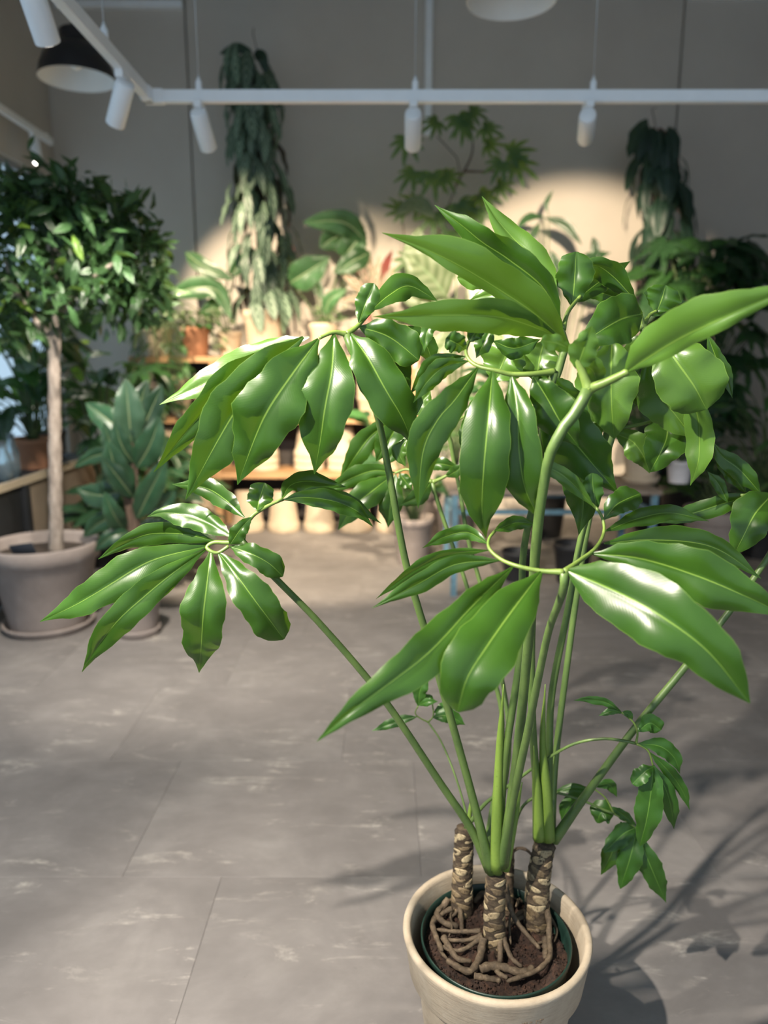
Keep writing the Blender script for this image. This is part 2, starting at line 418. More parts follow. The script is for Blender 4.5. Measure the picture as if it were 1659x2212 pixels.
q = P(1272, 196, 3.4); spot_lamp(q.x, 3.4, zt, (1.56, 6.6, 1.62), 620, 50, .4, WARM, 'white cylinder spotlight on the track near the right-hand climbing plant', length=.19)
q = P(430, 205, 3.4); spot_lamp(q.x, 3.4, zt, (-.55, 6.0, 0.1), 420, 74, .4, WARM, 'white cylinder spotlight on the track, between its corner and the tall climbing plant', length=.17)
spot_lamp(TX, 3.07, zt, (-2.0, 4.2, 0.9), 110, 50, .6, NEUT, 'white cylinder spotlight just before the corner of the track, aimed at the leafy tree', length=.17)
# lamps on the long arm towards the viewer
spot_lamp(TX, 2.33, zt, (-.9, 4.1, 0.2), 260, 84, .6, NEUT, 'white cylinder spotlight on the long arm of the track beside the black pendant lamp')
spot_lamp(TX, 0.95, zt, (0.22, 1.18, 0.75), 170, 80, .5, NEUT, 'white cylinder spotlight on the long track arm, aimed at the philodendron', size=.02, offscreen='track_arm_lamp')
spot_lamp(TX, 0.1, zt, (0.0, 1.7, 0.35), 330, 84, .6, NEUT, 'white cylinder spotlight at the very end of the long track arm', size=.02, offscreen='track_arm_end_lamp')
# made-up second track, unseen above the front of the shop, without lamps
CY_, CZ_ = 0.45, 2.86
tr2 = thing('lighting_track', 'straight white lighting track crossing above the front of the shop', 'light track', (.7, CY_, CZ_-hh))
child('track_bar', boxm(-.75, 2.3, CY_-hw, CY_+hw, CZ_-hh, CZ_+hh, .003), M_white, tr2, smooth=False)
for x in (-.6, .8, 2.1): hang_wire(tr2, x, CY_, CZ_)
# track along the left wall
lz = 3.08
tr3 = thing('lighting_track', 'white lighting track running along the left wall', 'light track', (-2.6, 6.0, lz-hh))
child('track_bar', boxm(-2.6-hw, -2.6+hw, 3.2, 6.25, lz-hh, lz+hh, .003), M_white, tr3, smooth=False)
child('wall_bracket', boxm(XL, -2.6+.01, 6.15, 6.19, lz+hh, lz+hh+.015), M_white, tr3, smooth=False)
child('wall_bracket', boxm(XL, -2.6+.01, 4.15, 4.19, lz+hh, lz+hh+.015), M_white, tr3, smooth=False)
spot_lamp(-2.6, 4.3, lz-hh, P(600, 690, 6.2), 700, 46, .5, WARM, 'white cylinder spotlight on the left wall track aimed at the tall climbing plant', offscreen='wall_track_lamp')
spot_lamp(-2.6, 5.95, lz-hh, (-2.25, 5.5, 1.2), 60, 50, .6, NEUT, 'white cylinder spotlight on the left wall track above the leafy tree', length=.19)
# pendants
M_black = simple('black_enamel', (0.012, 0.013, 0.016), 0.38, .1, 10)
M_inner = simple('white_enamel_inside', (0.82, 0.82, 0.80), 0.35, .02, 10)
M_bulb = simple('frosted_bulb', (0.85, 0.85, 0.82), 0.35, .02, 8)
def pendant(u, v, Y, label):
    c0 = P(u, v, Y); root = thing('pendant_lamp', label, 'pendant lamp', c0, 'dome pendant lamps')
    k = 1.0
    outer = [(.222, 0), (.221, .012), (.212, .06), (.185, .12), (.135, .175), (.095, .20), (.085, .215), (.085, .262), (.07, .275), (.02, .285), (.012, .31)]
    inner = [(.2185, .002), (.216, .012), (.207, .06), (.180, .118), (.130, .171), (.08, .195), (.0, .197)]
    child('lamp_shade', MB().lathe(outer, c0, 56, False, True).mesh(), M_black, root)
    child('shade_lining', MB().lathe([(.2222, 0), (.2185, .0)]+inner, c0, 56).mesh(), M_inner, root)
    child('light_bulb', MB().lathe([(0, .055), (.02, .058), (.036, .075), (.042, .1), (.034, .13), (.018, .155), (.016, .19)], c0, 20).mesh(), M_bulb, root)
    child('cord', MB().tube([c0+Vector((0, 0, .30)), Vector((c0.x, c0.y, ZC))], .004, 6).mesh(), M_black, root)
pendant(167, 172, 4.9, 'black dome pendant lamp with white inside near the left corner')
pendant(1105, 2, 4.1, 'dome pendant lamp with white inside, over the middle of the shop')
# ================================================================== the potted philodendron in front
M_leaf = leafmat('philodendron_leaf', (0.028, 0.080, 0.008), (0.068, 0.150, 0.020), (0.17, 0.34, 0.012), (0.17, 0.29, 0.045), rough=0.32, tw=0.22, spec=0.5, var=0.22, rib=0.034, veinbump=.16)
M_leaf_s = leafmat('philodendron_small_leaf', (0.028, 0.09, 0.012), (0.08, 0.18, 0.035), (0.16, 0.36, 0.02), (0.12, 0.25, 0.04), rough=0.4, tw=0.2, spec=0.4, var=0.2, veinbump=.12)
def stalkmat(name, a, b_):
    m, nt, b = nmat(name)
    v = mapping(nt, (6, 6, 2.0)); f = noise(nt, 5.0, 5, 0.6, v)
    f2 = noise(nt, 160.0, 2)
    c = ramp(nt, f, [(0.32, a), (0.68, b_)])
    c = mixc(nt, mth(nt, 'MULTIPLY', mth(nt, 'SUBTRACT', f2, 0.62, True), 3.0, True), c, tuple(x*0.6 for x in a))
    nt.links.new(c, b.inputs['Base Color']); b.inputs['Roughness'].default_value = 0.42
    b.inputs['Subsurface Weight'].default_value = 0.15; b.inputs['Subsurface Radius'].default_value = (0.01, 0.02, 0.004)
    return m
M_stalk = stalkmat('leaf_stalk', (0.060, 0.108, 0.028), (0.115, 0.185, 0.045))
M_stalk_y = stalkmat('young_leaf_stalk', (0.12, 0.20, 0.03), (0.18, 0.275, 0.048))
M_rachis = stalkmat('leaf_rib_stalk', (0.115, 0.185, 0.036), (0.18, 0.26, 0.055))

POTC = P(1072, 2000, 1.229); POTC = Vector((POTC.x, POTC.y, 0))
SOILZ = 0.300
plant = thing('split_leaf_philodendron', 'large glossy green philodendron with fingered leaves on long stalks, in the cream clay pot', 'plant', (POTC.x, POTC.y, SOILZ))
def Y_at(u, v, z): return G(u, v, z).y
TM = (P(1072, 1888, 1.244)); TL = P(1004, 1786, 1.344); TR = P(1178, 1818, 1.300)
YM, YL, YR = 1.244, 1.344, 1.300
leaf_i = [0]
def stalk_mesh(paths, k=.76):
    mb = MB()
    for pts, r0, r1, seg in paths:
        n = max(8, len(pts)*5); c = catmull(pts, n)
        mb.tube(c, [k*(r0+(r1-r0)*i/(n-1))*(1+.28*math.exp(-(i/(n-1)*9)**2)+.22*math.exp(-((1-i/(n-1))*11)**2)) for i in range(n)], seg)
    return mb.mesh('stalk')
def leaf(Yh, petiole, rachis, leaflets, mat=None, r0=0.0105, r1=0.0062, rr=(0.0052, 0.0030), smat=None, label=None):
    """one compound leaf: a stalk (part) carrying a ribbed fork and its leaflets (sub-parts).
    petiole: [(u,v,Y)...]; rachis: list of [(u,v,dY)...]; leaflets: dicts"""
    mat = mat or M_leaf
    st = child('leaf_stalk', stalk_mesh([([P(*q) for q in petiole], r0, r1, 12)]), smat or M_stalk, plant)
    if rachis:
        child('leaf_fork', stalk_mesh([(pxpath(r, Yh), rr[0], rr[1], 8) for r in rachis], .78), M_rachis, st)
    for L in leaflets:
        leaf_i[0] += 1
        pts, w = L[0], L[1]; k = L[2] if len(L) > 2 else {}
        wp = pxpath(pts, Yh); roll = k.get('roll', rnd.uniform(-14, 14))
        mid = wp[len(wp)//2]
        W = w/FPX*depth(mid)/max(0.4, abs(math.cos(math.radians(roll))))*1.05
        me = blade('leaflet', wp, W, k.get('shape', LANCE), roll, None, k.get('fold', 0.10), k.get('wave', 0.085), k.get('under', False), k.get('asym', (1, 1)), 24, leaf_i[0], k.get('twist', rnd.uniform(-12, 12)), k.get('curl', 0.05))
        child('leaflet', me, k.get('mat', mat), st)
    return st
U = dict(under=True)
def D(**k): return k
# --- upper left leaf
leaf(1.13, [(1062,1884,1.24),(1012,1690,1.235),(942,1440,1.20),(880,1230,1.17),(842,1030,1.15),(816,900,1.14),(786,808,1.135),(758,752,1.13),(748,722,1.13)],
 [[(748,722,0),(720,718,-.01),(690,730,-.02)], [(748,722,0),(770,707,.01),(786,690,.03),(806,668,.06)]],
 [([(655,728,.0),(575,796,-.02),(520,870,-.03),(474,945,-.03),(401,1079,-.02)],112,D(roll=6)),
  ([(688,732,-.02),(629,811,-.05),(582,880,-.06),(551,945,-.05),(513,1047,-.03)],128,D(roll=-4)),
  ([(721,721,-.01),(717,796,-.04),(702,881,-.05),(692,950,-.04),(679,1024,-.02)],108,D(roll=-8, twist=0)),
  ([(668,728,.03),(560,768,.05),(450,825,.06),(345,874,.06)],62,D(under=True, roll=-30)),
  ([(620,745,.02),(520,800,.04),(430,900,.04),(332,1020,.05)],62,D(roll=20)),
  ([(756,719,0),(794,773,-.03),(833,842,-.04),(870,905,-.03),(893,965,-.01)],96,D(roll=8)),
  ([(777,706,.02),(841,728,.02),(905,778,.02)],78,D(roll=0, shape=BLUNT)),
  ([(790,720,.03),(840,770,.05),(888,858,.06)],66,D()),
  ([(775,697,.01),(790,655,.02),(808,612,.02)],46,D(shape=BLUNT)),
  ([(800,672,.05),(840,638,.07),(885,618,.09),(945,650,.1)],52,D(roll=20)),
  ([(862,705,.06),(918,742,.08),(936,798,.09)],44,D())])
# --- lower left leaf
leaf(1.12, [(1058,1880,1.25),(1020,1795,1.25),(950,1690,1.235),(830,1512,1.20),(700,1357,1.16),(592,1246,1.13),(545,1196,1.12),(522,1168,1.12)],
 [[(522,1170,0),(531,1140,.01),(545,1115,.02),(575,1095,.03),(612,1078,.04)], [(522,1170,0),(490,1172,0),(462,1172,0),(447,1182,-.005),(456,1191,-.01),(471,1194,-.01),(494,1180,-.005)]],
 [([(447,1180,0),(350,1203,-.03),(300,1224,-.04),(229,1268,-.05),(160,1308,-.05),(86,1343,-.04)],76,D(roll=-8)),
  ([(446,1186,0),(369,1241,-.04),(311,1289,-.05),(253,1342,-.06),(205,1405,-.05),(177,1452,-.04)],64,D(roll=8)),
  ([(455,1190,-.01),(447,1260,-.04),(439,1328,-.05),(435,1386,-.04),(430,1453,-.01)],90,D(roll=-6, twist=0)),
  ([(472,1194,-.01),(515,1248,-.04),(552,1299,-.05),(583,1340,-.04),(613,1381,-.02)],80,D(roll=0, shape=BLUNT)),
  ([(496,1180,0),(542,1196,-.02),(581,1217,-.02),(611,1245,-.01)],50,D(shape=BLUNT)),
  ([(497,1176,-.005),(520,1143,-.01),(543,1117,0)],34,D(shape=OVATE)),
  ([(502,1160,.0),(446,1128,.02),(393,1111,.03),(349,1108,.03),(318,1116,.02)],52,D(roll=-12)),
  ([(529,1118,.02),(484,1077,.05),(441,1053,.07),(372,1046,.08)],44,D(roll=14)),
  ([(465,1169,.01),(397,1154,.04),(320,1154,.05),(262,1178,.05),(212,1208,.05)],44,D(roll=16)),
  ([(470,1170,.02),(380,1176,.06),(310,1198,.08),(252,1234,.09)],40,D(roll=10)),
  ([(556,1103,.02),(560,1080,.04),(572,1043,.05)],54,D(shape=BLUNT)),
  ([(611,1080,.04),(654,1074,.04),(722,1083,.05),(773,1105,.06),(806,1138,.07)],42,D(roll=16)),
  ([(612,1078,.05),(690,1068,.07),(760,1090,.09),(824,1131,.1)],36,D()),
  ([(609,1078,.05),(628,1048,.08),(668,1040,.09),(748,1052,.1)],42,D(roll=20))])
# --- lowest, nearest leaf in the middle
leaf(0.93, [(1082,1872,1.235),(1110,1720,1.19),(1140,1580,1.12),(1166,1450,1.05),(1186,1360,1.0),(1206,1306,.96),(1218,1268,.935),(1218,1236,.93)],
 [[(1218,1236,0),(1250,1213,.03),(1285,1186,.07),(1303,1155,.10),(1304,1130,.12),(1294,1105,.13),(1276,1086,.14)], [(1218,1236,0),(1165,1233,.01),(1115,1222,.02),(1080,1207,.04),(1057,1185,.06),(1056,1165,.08),(1068,1148,.1)]],
 [([(1228,1233,0),(1340,1282,-.06),(1430,1332,-.10),(1530,1408,-.13),(1620,1519,-.14)],142,D(roll=-6, wave=.055, shape=OVATE)),
  ([(1280,1196,.06),(1383,1206,.03),(1503,1243,.0),(1600,1283,-.02),(1710,1335,-.03)],106,D(roll=-10)),
  ([(1305,1174,.10),(1410,1166,.12),(1540,1182,.14),(1645,1250,.14)],60,D(roll=10)),
  ([(1108,1224,.02),(1021,1308,-.05),(931,1405,-.10),(841,1476,-.13),(750,1544,-.15),(684,1602,-.15)],88,D(roll=8)),
  ([(1169,1236,.0),(1106,1319,-.06),(1051,1397,-.10),(1009,1465,-.12),(988,1538,-.11)],128,D(roll=0, shape=BLUNT, wave=.05)),
  ([(1085,1210,.04),(985,1219,.04),(905,1260,.03),(803,1314,.03)],42,D(roll=14)),
  ([(1058,1188,.06),(961,1200,.08),(883,1240,.09),(812,1294,.09)],28,D(roll=30)),
  ([(1056,1176,.07),(1010,1150,.1),(960,1160,.11),(912,1184,.12)],32,D(roll=20)),
  ([(1066,1148,.1),(1112,1130,.12),(1160,1132,.13)],30,D()),
  ([(1284,1096,.13),(1238,1046,.12),(1193,1014,.12),(1106,988,.12)],34,D(under=True)),
  ([(1290,1100,.14),(1282,1060,.14),(1279,1022,.14)],40,D(shape=BLUNT)),
  ([(1305,1122,.13),(1335,1088,.14),(1383,1066,.16)],54,D(roll=10, shape=BLUNT)),
  ([(1305,1148,.12),(1380,1120,.15),(1449,1108,.17),(1532,1126,.18)],38,D())], rr=(0.0046, 0.0024))
# --- thick forked leaf seen from below, reaching to the right
leaf(0.98, [(1086,1868,1.24),(1115,1650,1.18),(1140,1400,1.10),(1150,1290,1.06),(1160,1150,1.02),(1182,1004,.99),(1197,962,.98),(1217,924,.98),(1246,887,.98),(1272,838,.98)],
 [[(1272,840,0),(1310,825,-.01),(1357,802,-.02)], [(1272,840,0),(1257,802,.0),(1245,778,.0),(1238,756,.0)]],
 [([(1352,804,-.02),(1459,737,-.07),(1560,688,-.11),(1712,622,-.15)],104,D(under=True, roll=-10, asym=(1.25,.5), shape=OVATE, wave=.05)),
  ([(1238,757,0),(1205,742,-.01),(1168,736,-.02)],34,D(under=True, shape=BLUNT)),
  ([(1246,797,0),(1262,752,-.01),(1279,704,-.02)],58,D(under=True, shape=OVATE)),
  ([(1250,785,.01),(1280,800,.03),(1292,838,.04)],52,D(under=True))], r0=0.012, r1=0.0085, rr=(0.0085, 0.0052), smat=M_stalk)
# --- upper leaf with long fingers to the left
leaf(1.16, [(1174,1814,1.30),(1160,1700,1.29),(1150,1560,1.27),(1148,1400,1.25),(1155,1250,1.22),(1171,1080,1.19),(1180,960,1.18),(1193,850,1.17),(1211,785,1.165),(1222,742,1.16)],
 [[(1222,742,0),(1216,712,0),(1208,688,0),(1204,664,.0)], [(1216,712,0),(1226,676,.01),(1240,656,.02),(1254,640,.03)]],
 [([(1228,744,0),(1159,681,-.04),(1073,623,-.07),(985,570,-.09),(909,534,-.10),(825,503,-.11)],84,D(under=True, roll=14, asym=(.45,1.35))),
  ([(1212,702,0),(1174,622,-.02),(1098,560,-.03),(1043,524,-.04),(997,486,-.04),(939,443,-.03)],72,D(roll=20)),
  ([(1204,662,.02),(1174,586,.04),(1144,548,.05),(1112,518,.06),(1073,473,.06),(1041,424,.06)],56,D(under=True, roll=-20)),
  ([(1212,730,0),(1124,696,-.05),(1060,683,-.08),(947,681,-.11),(806,684,-.13)],72,D(under=True, roll=10)),
  ([(1105,622,.1),(1050,604,.12),(988,600,.14)],46,D(under=True, shape=BLUNT)),
  ([(1115,642,.1),(1060,637,.12),(1012,650,.13)],34,D(under=True)),
  ([(1140,660,.1),(1095,655,.12),(1062,668,.13)],28,D(under=True)),
  ([(1235,660,.03),(1239,630,.03),(1242,585,.03),(1245,544,.03)],76,D(shape=BLUNT, roll=-10)),
  ([(1238,655,.06),(1290,612,.1),(1362,564,.14)],44,D())], r1=0.0068)
# --- glossy hanging leaf in the middle of the crown
leaf(1.05, [(1074,1884,1.24),(1090,1650,1.22),(1125,1400,1.20),(1130,1200,1.17),(1160,1050,1.13),(1176,900,1.09),(1198,803,1.06)],
 [[(1198,803,.01),(1149,808,0),(1102,808,0),(1071,800,0),(1036,792,.01),(1014,778,.02),(1006,758,.03),(1012,738,.04)]],
 [([(1064,800,0),(1055,900,-.04),(1045,1010,-.05),(1041,1100,-.03),(1050,1163,-.01)],106,D(roll=0, twist=6, wave=.07)),
  ([(1104,809,.0),(1118,888,-.03),(1122,982,-.04),(1136,1060,-.03),(1167,1124,-.01)],90,D(roll=-10, twist=0, wave=.07)),
  ([(1032,794,.01),(983,863,-.02),(945,907,-.03),(914,975,-.03),(903,1098,-.02)],78,D(roll=10, wave=.06)),
  ([(1150,808,.01),(1180,857,.0),(1212,913,.0),(1250,965,.01)],84,D(roll=-10)),
  ([(1168,806,.03),(1222,925,.04),(1270,990,.05),(1336,1066,.06)],112,D(roll=-4)),
  ([(1215,900,.08),(1250,1020,.08),(1260,1090,.08),(1250,1156,.08)],82,D()),
  ([(1013,780,.02),(961,792,.02),(923,825,.01),(893,870,.01)],42,D(roll=14)),
  ([(1008,770,.03),(945,783,.04),(914,812,.05),(886,852,.05)],36,D()),
  ([(1006,755,.03),(985,741,.02),(963,731,.02)],44,D(shape=BLUNT)),
  ([(1012,740,.04),(1030,715,.04),(1052,699,.04)],34,D()),
  ([(1062,704,.06),(1046,740,.06),(1028,774,.05)],36,D()),
  ([(958,692,.08),(925,712,.08),(916,760,.08)],28,D()),
  ([(1066,737,.10),(1112,752,.10),(1168,733,.10)],44,D()),
  ([(1108,735,.14),(1090,775,.14),(1066,830,.14)],92,D(under=True)),
  ([(1176,735,.15),(1166,775,.15),(1158,830,.15)],92,D(under=True)),
  ([(930,845,.06),(910,872,.06),(896,900,.06)],38,D(under=True)),
  ([(882,945,.1),(862,975,.1),(876,1008,.1)],30,D(under=True)),
  ([(1190,812,.1),(1225,870,.12),(1262,950,.13)],70,D()),
  ([(1030,850,.12),(1020,930,.13),(1000,1010,.13)],50,D())])
# --- leaf behind the forked one, hanging over to the right
leaf(1.24, [(1182,1812,1.30),(1186,1640,1.30),(1192,1500,1.30),(1226,1320,1.29),(1258,1150,1.28),(1305,1000,1.27),(1350,860,1.26),(1388,760,1.245),(1390,700,1.24)],
 [[(1390,706,0),(1384,680,0),(1372,648,.01)], [(1390,706,0),(1402,682,.02),(1418,672,.03)], [(1392,715,0),(1412,722,-.02),(1440,738,-.03)], [(1390,706,0),(1352,722,0),(1322,738,.0)]],
 [([(1388,678,-.02),(1345,688,-.05),(1302,712,-.07),(1258,742,-.07)],104,D(roll=0, shape=OVATE, wave=.05)),
  ([(1374,650,.01),(1324,597,.0),(1285,573,-.01),(1242,586,-.02)],50,D(roll=16)),
  ([(1360,655,.04),(1295,632,.04),(1241,633,.04)],34,D()),
  ([(1418,676,.03),(1428,650,.03),(1438,616,.03)],72,D(shape=BLUNT, wave=.08)),
  ([(1402,682,.04),(1450,664,.05),(1507,668,.06)],32,D()),
  ([(1424,722,-.03),(1460,778,-.06),(1498,832,-.07),(1526,884,-.06)],132,D(under=True, roll=6, shape=BLUNT, wave=.05)),
  ([(1486,830,.0),(1508,902,.0),(1511,951,.0),(1508,1000,.0),(1491,1049,.01)],58,D(under=True, roll=-20)),
  ([(1398,770,.0),(1425,850,.02),(1466,905,.03),(1500,950,.03)],92,D(under=True)),
  ([(1322,735,.0),(1320,820,-.01),(1322,890,-.01),(1327,948,.0)],104,D(under=True, shape=OVATE)),
  ([(1528,722,.0),(1550,780,.0),(1570,820,.0),(1582,860,.0)],32,D()),
  ([(1338,826,.05),(1378,848,.05),(1420,892,.05)],42,D()),
  ([(1286,760,.06),(1280,850,.08),(1262,930,.09)],80,D(under=True)),
  ([(1400,725,.02),(1372,760,.05),(1352,820,.06)],50,D(under=True))])
# --- side leaf below it
leaf(1.36, [(1190,1818,1.31),(1200,1640,1.34),(1230,1400,1.36),(1262,1180,1.36),(1300,985,1.36),(1311,935,1.36)],
 [[(1311,935,0),(1345,925,-.01),(1402,912,-.02),(1440,895,-.03)], [(1311,935,0),(1290,914,0),(1276,900,0)]],
 [([(1442,893,-.03),(1441,940,-.06),(1428,975,-.07),(1404,1020,-.06)],88,D(shape=OVATE)),
  ([(1328,936,-.01),(1365,953,-.03),(1390,985,-.04),(1403,1022,-.04)],58,D(under=True)),
  ([(1385,888,.03),(1420,880,.05),(1460,900,.06)],32,D()),
  ([(1270,900,0),(1283,930,-.02),(1296,960,-.03)],34,D(under=True))], r0=0.009, r1=0.007)
# --- leaf on the long slanting stalk at the right
leaf(1.28, [(1196,1816,1.30),(1262,1722,1.29),(1370,1575,1.28),(1475,1447,1.28),(1590,1302,1.28),(1672,1182,1.28),(1700,1110,1.28),(1668,1070,1.28)],
 [[(1690,1085,0),(1645,1068,0),(1600,1070,0)], [(1690,1085,0),(1740,1050,0)]],
 [([(1668,1068,0),(1632,1108,-.03),(1607,1156,-.04),(1586,1197,-.03)],84,D(shape=OVATE)),
  ([(1640,1070,0),(1567,1086,.02),(1512,1104,.03),(1418,1131,.04)],42,D(roll=10)),
  ([(1645,1068,0),(1599,1016,.0),(1561,987,.0),(1540,955,.0)],42,D()),
  ([(1613,1066,.02),(1570,1012,.03),(1540,985,.03)],30,D()),
  ([(1572,1086,.0),(1552,1046,.0),(1528,1018,.0)],24,D()),
  ([(1740,1050,0),(1790,1080,0),(1830,1150,0)],70,D()),
  ([(1738,1050,0),(1780,1000,0),(1850,980,0)],60,D())], r0=0.011)
# --- leaf behind the upper left one
leaf(1.52, [(1050,1840,1.37),(1085,1560,1.43),(1040,1400,1.46),(1010,1272,1.49),(981,1188,1.50),(954,1110,1.51),(938,1060,1.52),(934,1042,1.52)],
 [[(934,1042,0),(905,1022,.01),(878,1014,.02),(853,1022,.02)], [(934,1042,0),(962,1029,.0),(992,1008,.0)]],
 [([(853,1021,.02),(805,1017,.02),(745,1040,.02),(702,1071,.02)],40,D(roll=12)),
  ([(850,1025,.02),(805,1060,.0),(766,1093,-.01),(730,1145,-.01)],56,D()),
  ([(855,1024,.02),(845,1080,.0),(838,1140,.0)],50,D()),
  ([(862,1022,.02),(890,1058,.01)],28,D()),
  ([(932,1040,0),(905,1072,-.02),(862,1092,-.02)],34,D()),
  ([(990,1010,0),(950,1002,.0),(912,1006,.01)],28,D()),
  ([(962,1030,0),(985,1018,-.01),(1004,1000,-.01)],24,D())], r0=0.0075, r1=0.005)
leaf(1.58, [(1058,1838,1.38),(1100,1600,1.46),(1060,1350,1.52),(1036,1255,1.54),(1017,1188,1.55),(1005,1135,1.56),(995,1067,1.57),(981,1000,1.58),(972,950,1.58),(959,924,1.58)],
 [[(959,925,0),(985,908,.0),(1018,894,.0)], [(959,925,0),(905,905,.0),(868,902,.0)]],
 [([(868,905,0),(845,942,-.01),(812,997,-.01)],56,D()),
  ([(860,900,0),(805,938,.0),(768,985,.0),(732,1040,.0)],48,D(roll=8)),
  ([(900,905,0),(870,950,-.02),(826,1010,-.02)],44,D()),
  ([(1016,895,0),(1050,900,0),(1090,930,0)],50,D())], r0=0.0075, r1=0.0055)
# --- small leaf low at the right, its stalk arching from the left stem
leaf(1.24, [(1006,1790,1.34),(1040,1745,1.33),(1065,1722,1.325),(1120,1682,1.31),(1178,1641,1.29),(1240,1607,1.27),(1300,1596,1.25),(1345,1600,1.24),(1374,1606,1.24)],
 [[(1374,1606,0),(1377,1582,0),(1368,1560,0),(1343,1539,0)], [(1374,1606,0),(1400,1622,0),(1411,1655,0)]],
 [([(1343,1539,0),(1312,1519,.0),(1272,1511,.0),(1239,1513,0)],17,D(mat=M_leaf_s)),
  ([(1346,1541,0),(1325,1535,0),(1293,1546,0)],15,D(mat=M_leaf_s)),
  ([(1344,1538,0),(1358,1543,0),(1367,1554,0)],15,D(mat=M_leaf_s)),
  ([(1378,1580,.01),(1404,1562,.02),(1428,1577,.02)],38,D(mat=M_leaf_s, shape=BLUNT)),
  ([(1378,1606,0),(1425,1612,.0),(1456,1636,.0),(1469,1672,0)],36,D(mat=M_leaf_s)),
  ([(1404,1625,0),(1446,1668,0),(1474,1708,0),(1490,1750,0)],27,D(mat=M_leaf_s)),
  ([(1412,1652,0),(1436,1700,-.01),(1450,1745,-.01),(1456,1791,0)],34,D(mat=M_leaf_s)),
  ([(1412,1655,-.01),(1405,1720,-.02),(1396,1775,-.02),(1382,1828,-.01)],54,D(mat=M_leaf_s, shape=OVATE)),
  ([(1412,1656,-.01),(1392,1668,-.02),(1366,1694,-.02)],32,D(mat=M_leaf_s, shape=BLUNT))], r0=0.005, r1=0.003, rr=(.0028,.0018))
leaf(1.36, [(1100,1850,1.38),(1127,1745,1.38),(1188,1713,1.37),(1236,1722,1.36),(1275,1736,1.36),(1308,1751,1.36),(1326,1757,1.36)],
 [[(1326,1757,0),(1350,1772,0),(1376,1790,0)], [(1326,1757,0),(1308,1724,0),(1282,1703,0)]],
 [([(1372,1788,0),(1345,1803,-.01),(1304,1842,-.02)],40,D(mat=M_leaf_s, shape=OVATE)),
  ([(1376,1792,0),(1362,1850,-.02),(1340,1920,-.02)],48,D(mat=M_leaf_s, shape=OVATE)),
  ([(1378,1800,0),(1404,1868,-.02),(1439,1950,-.02)],46,D(mat=M_leaf_s)),
  ([(1342,1775,.01),(1325,1835,.0),(1298,1890,.0)],40,D()),
  ([(1320,1742,0),(1348,1762,0),(1375,1784,0)],20,D(mat=M_leaf_s)),
  ([(1326,1756,.01),(1300,1754,.01),(1290,1778,.01)],48,D(mat=M_leaf_s, shape=OVATE)),
  ([(1284,1700,.01),(1315,1694,.01),(1333,1722,.01)],22,D(mat=M_leaf_s)),
  ([(1280,1704,.02),(1230,1703,.03),(1192,1717,.03)],18,D(mat=M_leaf_s)),
  ([(1278,1708,.02),(1232,1738,.03),(1212,1777,.03)],38,D(mat=M_leaf_s))], r0=0.0045, r1=0.003, rr=(.0028,.0018))
leaf(1.46, [(1007,1788,1.345),(1005,1750,1.36),(984,1678,1.39),(954,1604,1.43),(925,1560,1.46)],
 [[(925,1560,0),(905,1550,0),(897,1540,0),(903,1525,0)], [(925,1560,0),(936,1546,0),(934,1520,0)]],
 [([(902,1548,0),(865,1556,0),(803,1579,0)],21,D(mat=M_leaf_s)),
  ([(903,1526,0),(908,1490,0),(925,1455,0)],29,D(mat=M_leaf_s)),
  ([(904,1524,0),(925,1516,-.01),(946,1515,-.01)],16,D(mat=M_leaf_s)),
  ([(934,1550,0),(968,1546,0),(1005,1566,0)],32,D(mat=M_leaf_s)),
  ([(936,1540,.01),(965,1526,.01),(988,1528,.01)],22,D(mat=M_leaf_s)),
  ([(934,1522,.01),(928,1510,.01),(912,1500,.01)],16,D(mat=M_leaf_s))], r0=0.0032, r1=0.0022, rr=(.0022,.0016))
# --- rolled new leaves and leaf sheaths
for pts, rad in (([(1072,1880,1.235),(1074,1760,1.225),(1080,1600,1.215),(1088,1478,1.205)], (.012,.0105,.007,.001)),
                 ([(1184,1812,1.295),(1180,1720,1.285),(1172,1600,1.28),(1178,1478,1.27)], (.014,.011,.006,.001)),
                 ([(1164,1812,1.29),(1160,1720,1.28),(1153,1610,1.27)], (.012,.009,.001)),
                 ([(1090,1878,1.25),(1112,1770,1.26),(1128,1690,1.26)], (.010,.007,.001)),
                 ([(1016,1792,1.35),(1014,1765,1.355),(1022,1700,1.36)], (.006,.004,.001))):
    w = [P(*q) for q in pts]; n = 20; c = catmull(w, n)
    rr = [interp([(k/(len(rad)-1), r) for k, r in enumerate(rad)], i/(n-1)) for i in range(n)]
    child('rolled_leaf', MB().tube(c, rr, 10).mesh(), M_stalk_y, plant)

# --- stems with leaf scars
m, nt, b = nmat('stem_bark'); M_bark = m
v = mapping(nt, (1, 1, 3.0)); f = noise(nt, 55, 6, 0.7, v)
nt.links.new(ramp(nt, f, [(0.3, (0.016, 0.010, 0.006)), (0.5, (0.055, 0.037, 0.021)), (0.72, (0.15, 0.11, 0.065))]), b.inputs['Base Color'])
b.inputs['Roughness'].default_value = 0.85; bump(nt, b, f, 0.8, 0.004)
m, nt, b = nmat('leaf_scar'); M_scar = m
f = noise(nt, 150, 5, 0.75)
oi = nt.nodes.new('ShaderNodeObjectInfo')
base = ramp(nt, oi.outputs['Random'], [(0.0, (0.12, 0.085, 0.045)), (0.5, (0.27, 0.20, 0.11)), (1.0, (0.52, 0.42, 0.25))])
nt.links.new(mixc(nt, mth(nt, 'MULTIPLY', mth(nt, 'SUBTRACT', f, 0.46, True), 4.0, True), base, (0.06, 0.036, 0.018)), b.inputs['Base Color'])
b.inputs['Roughness'].default_value = 0.7; bump(nt, b, f, 0.4, 0.002)
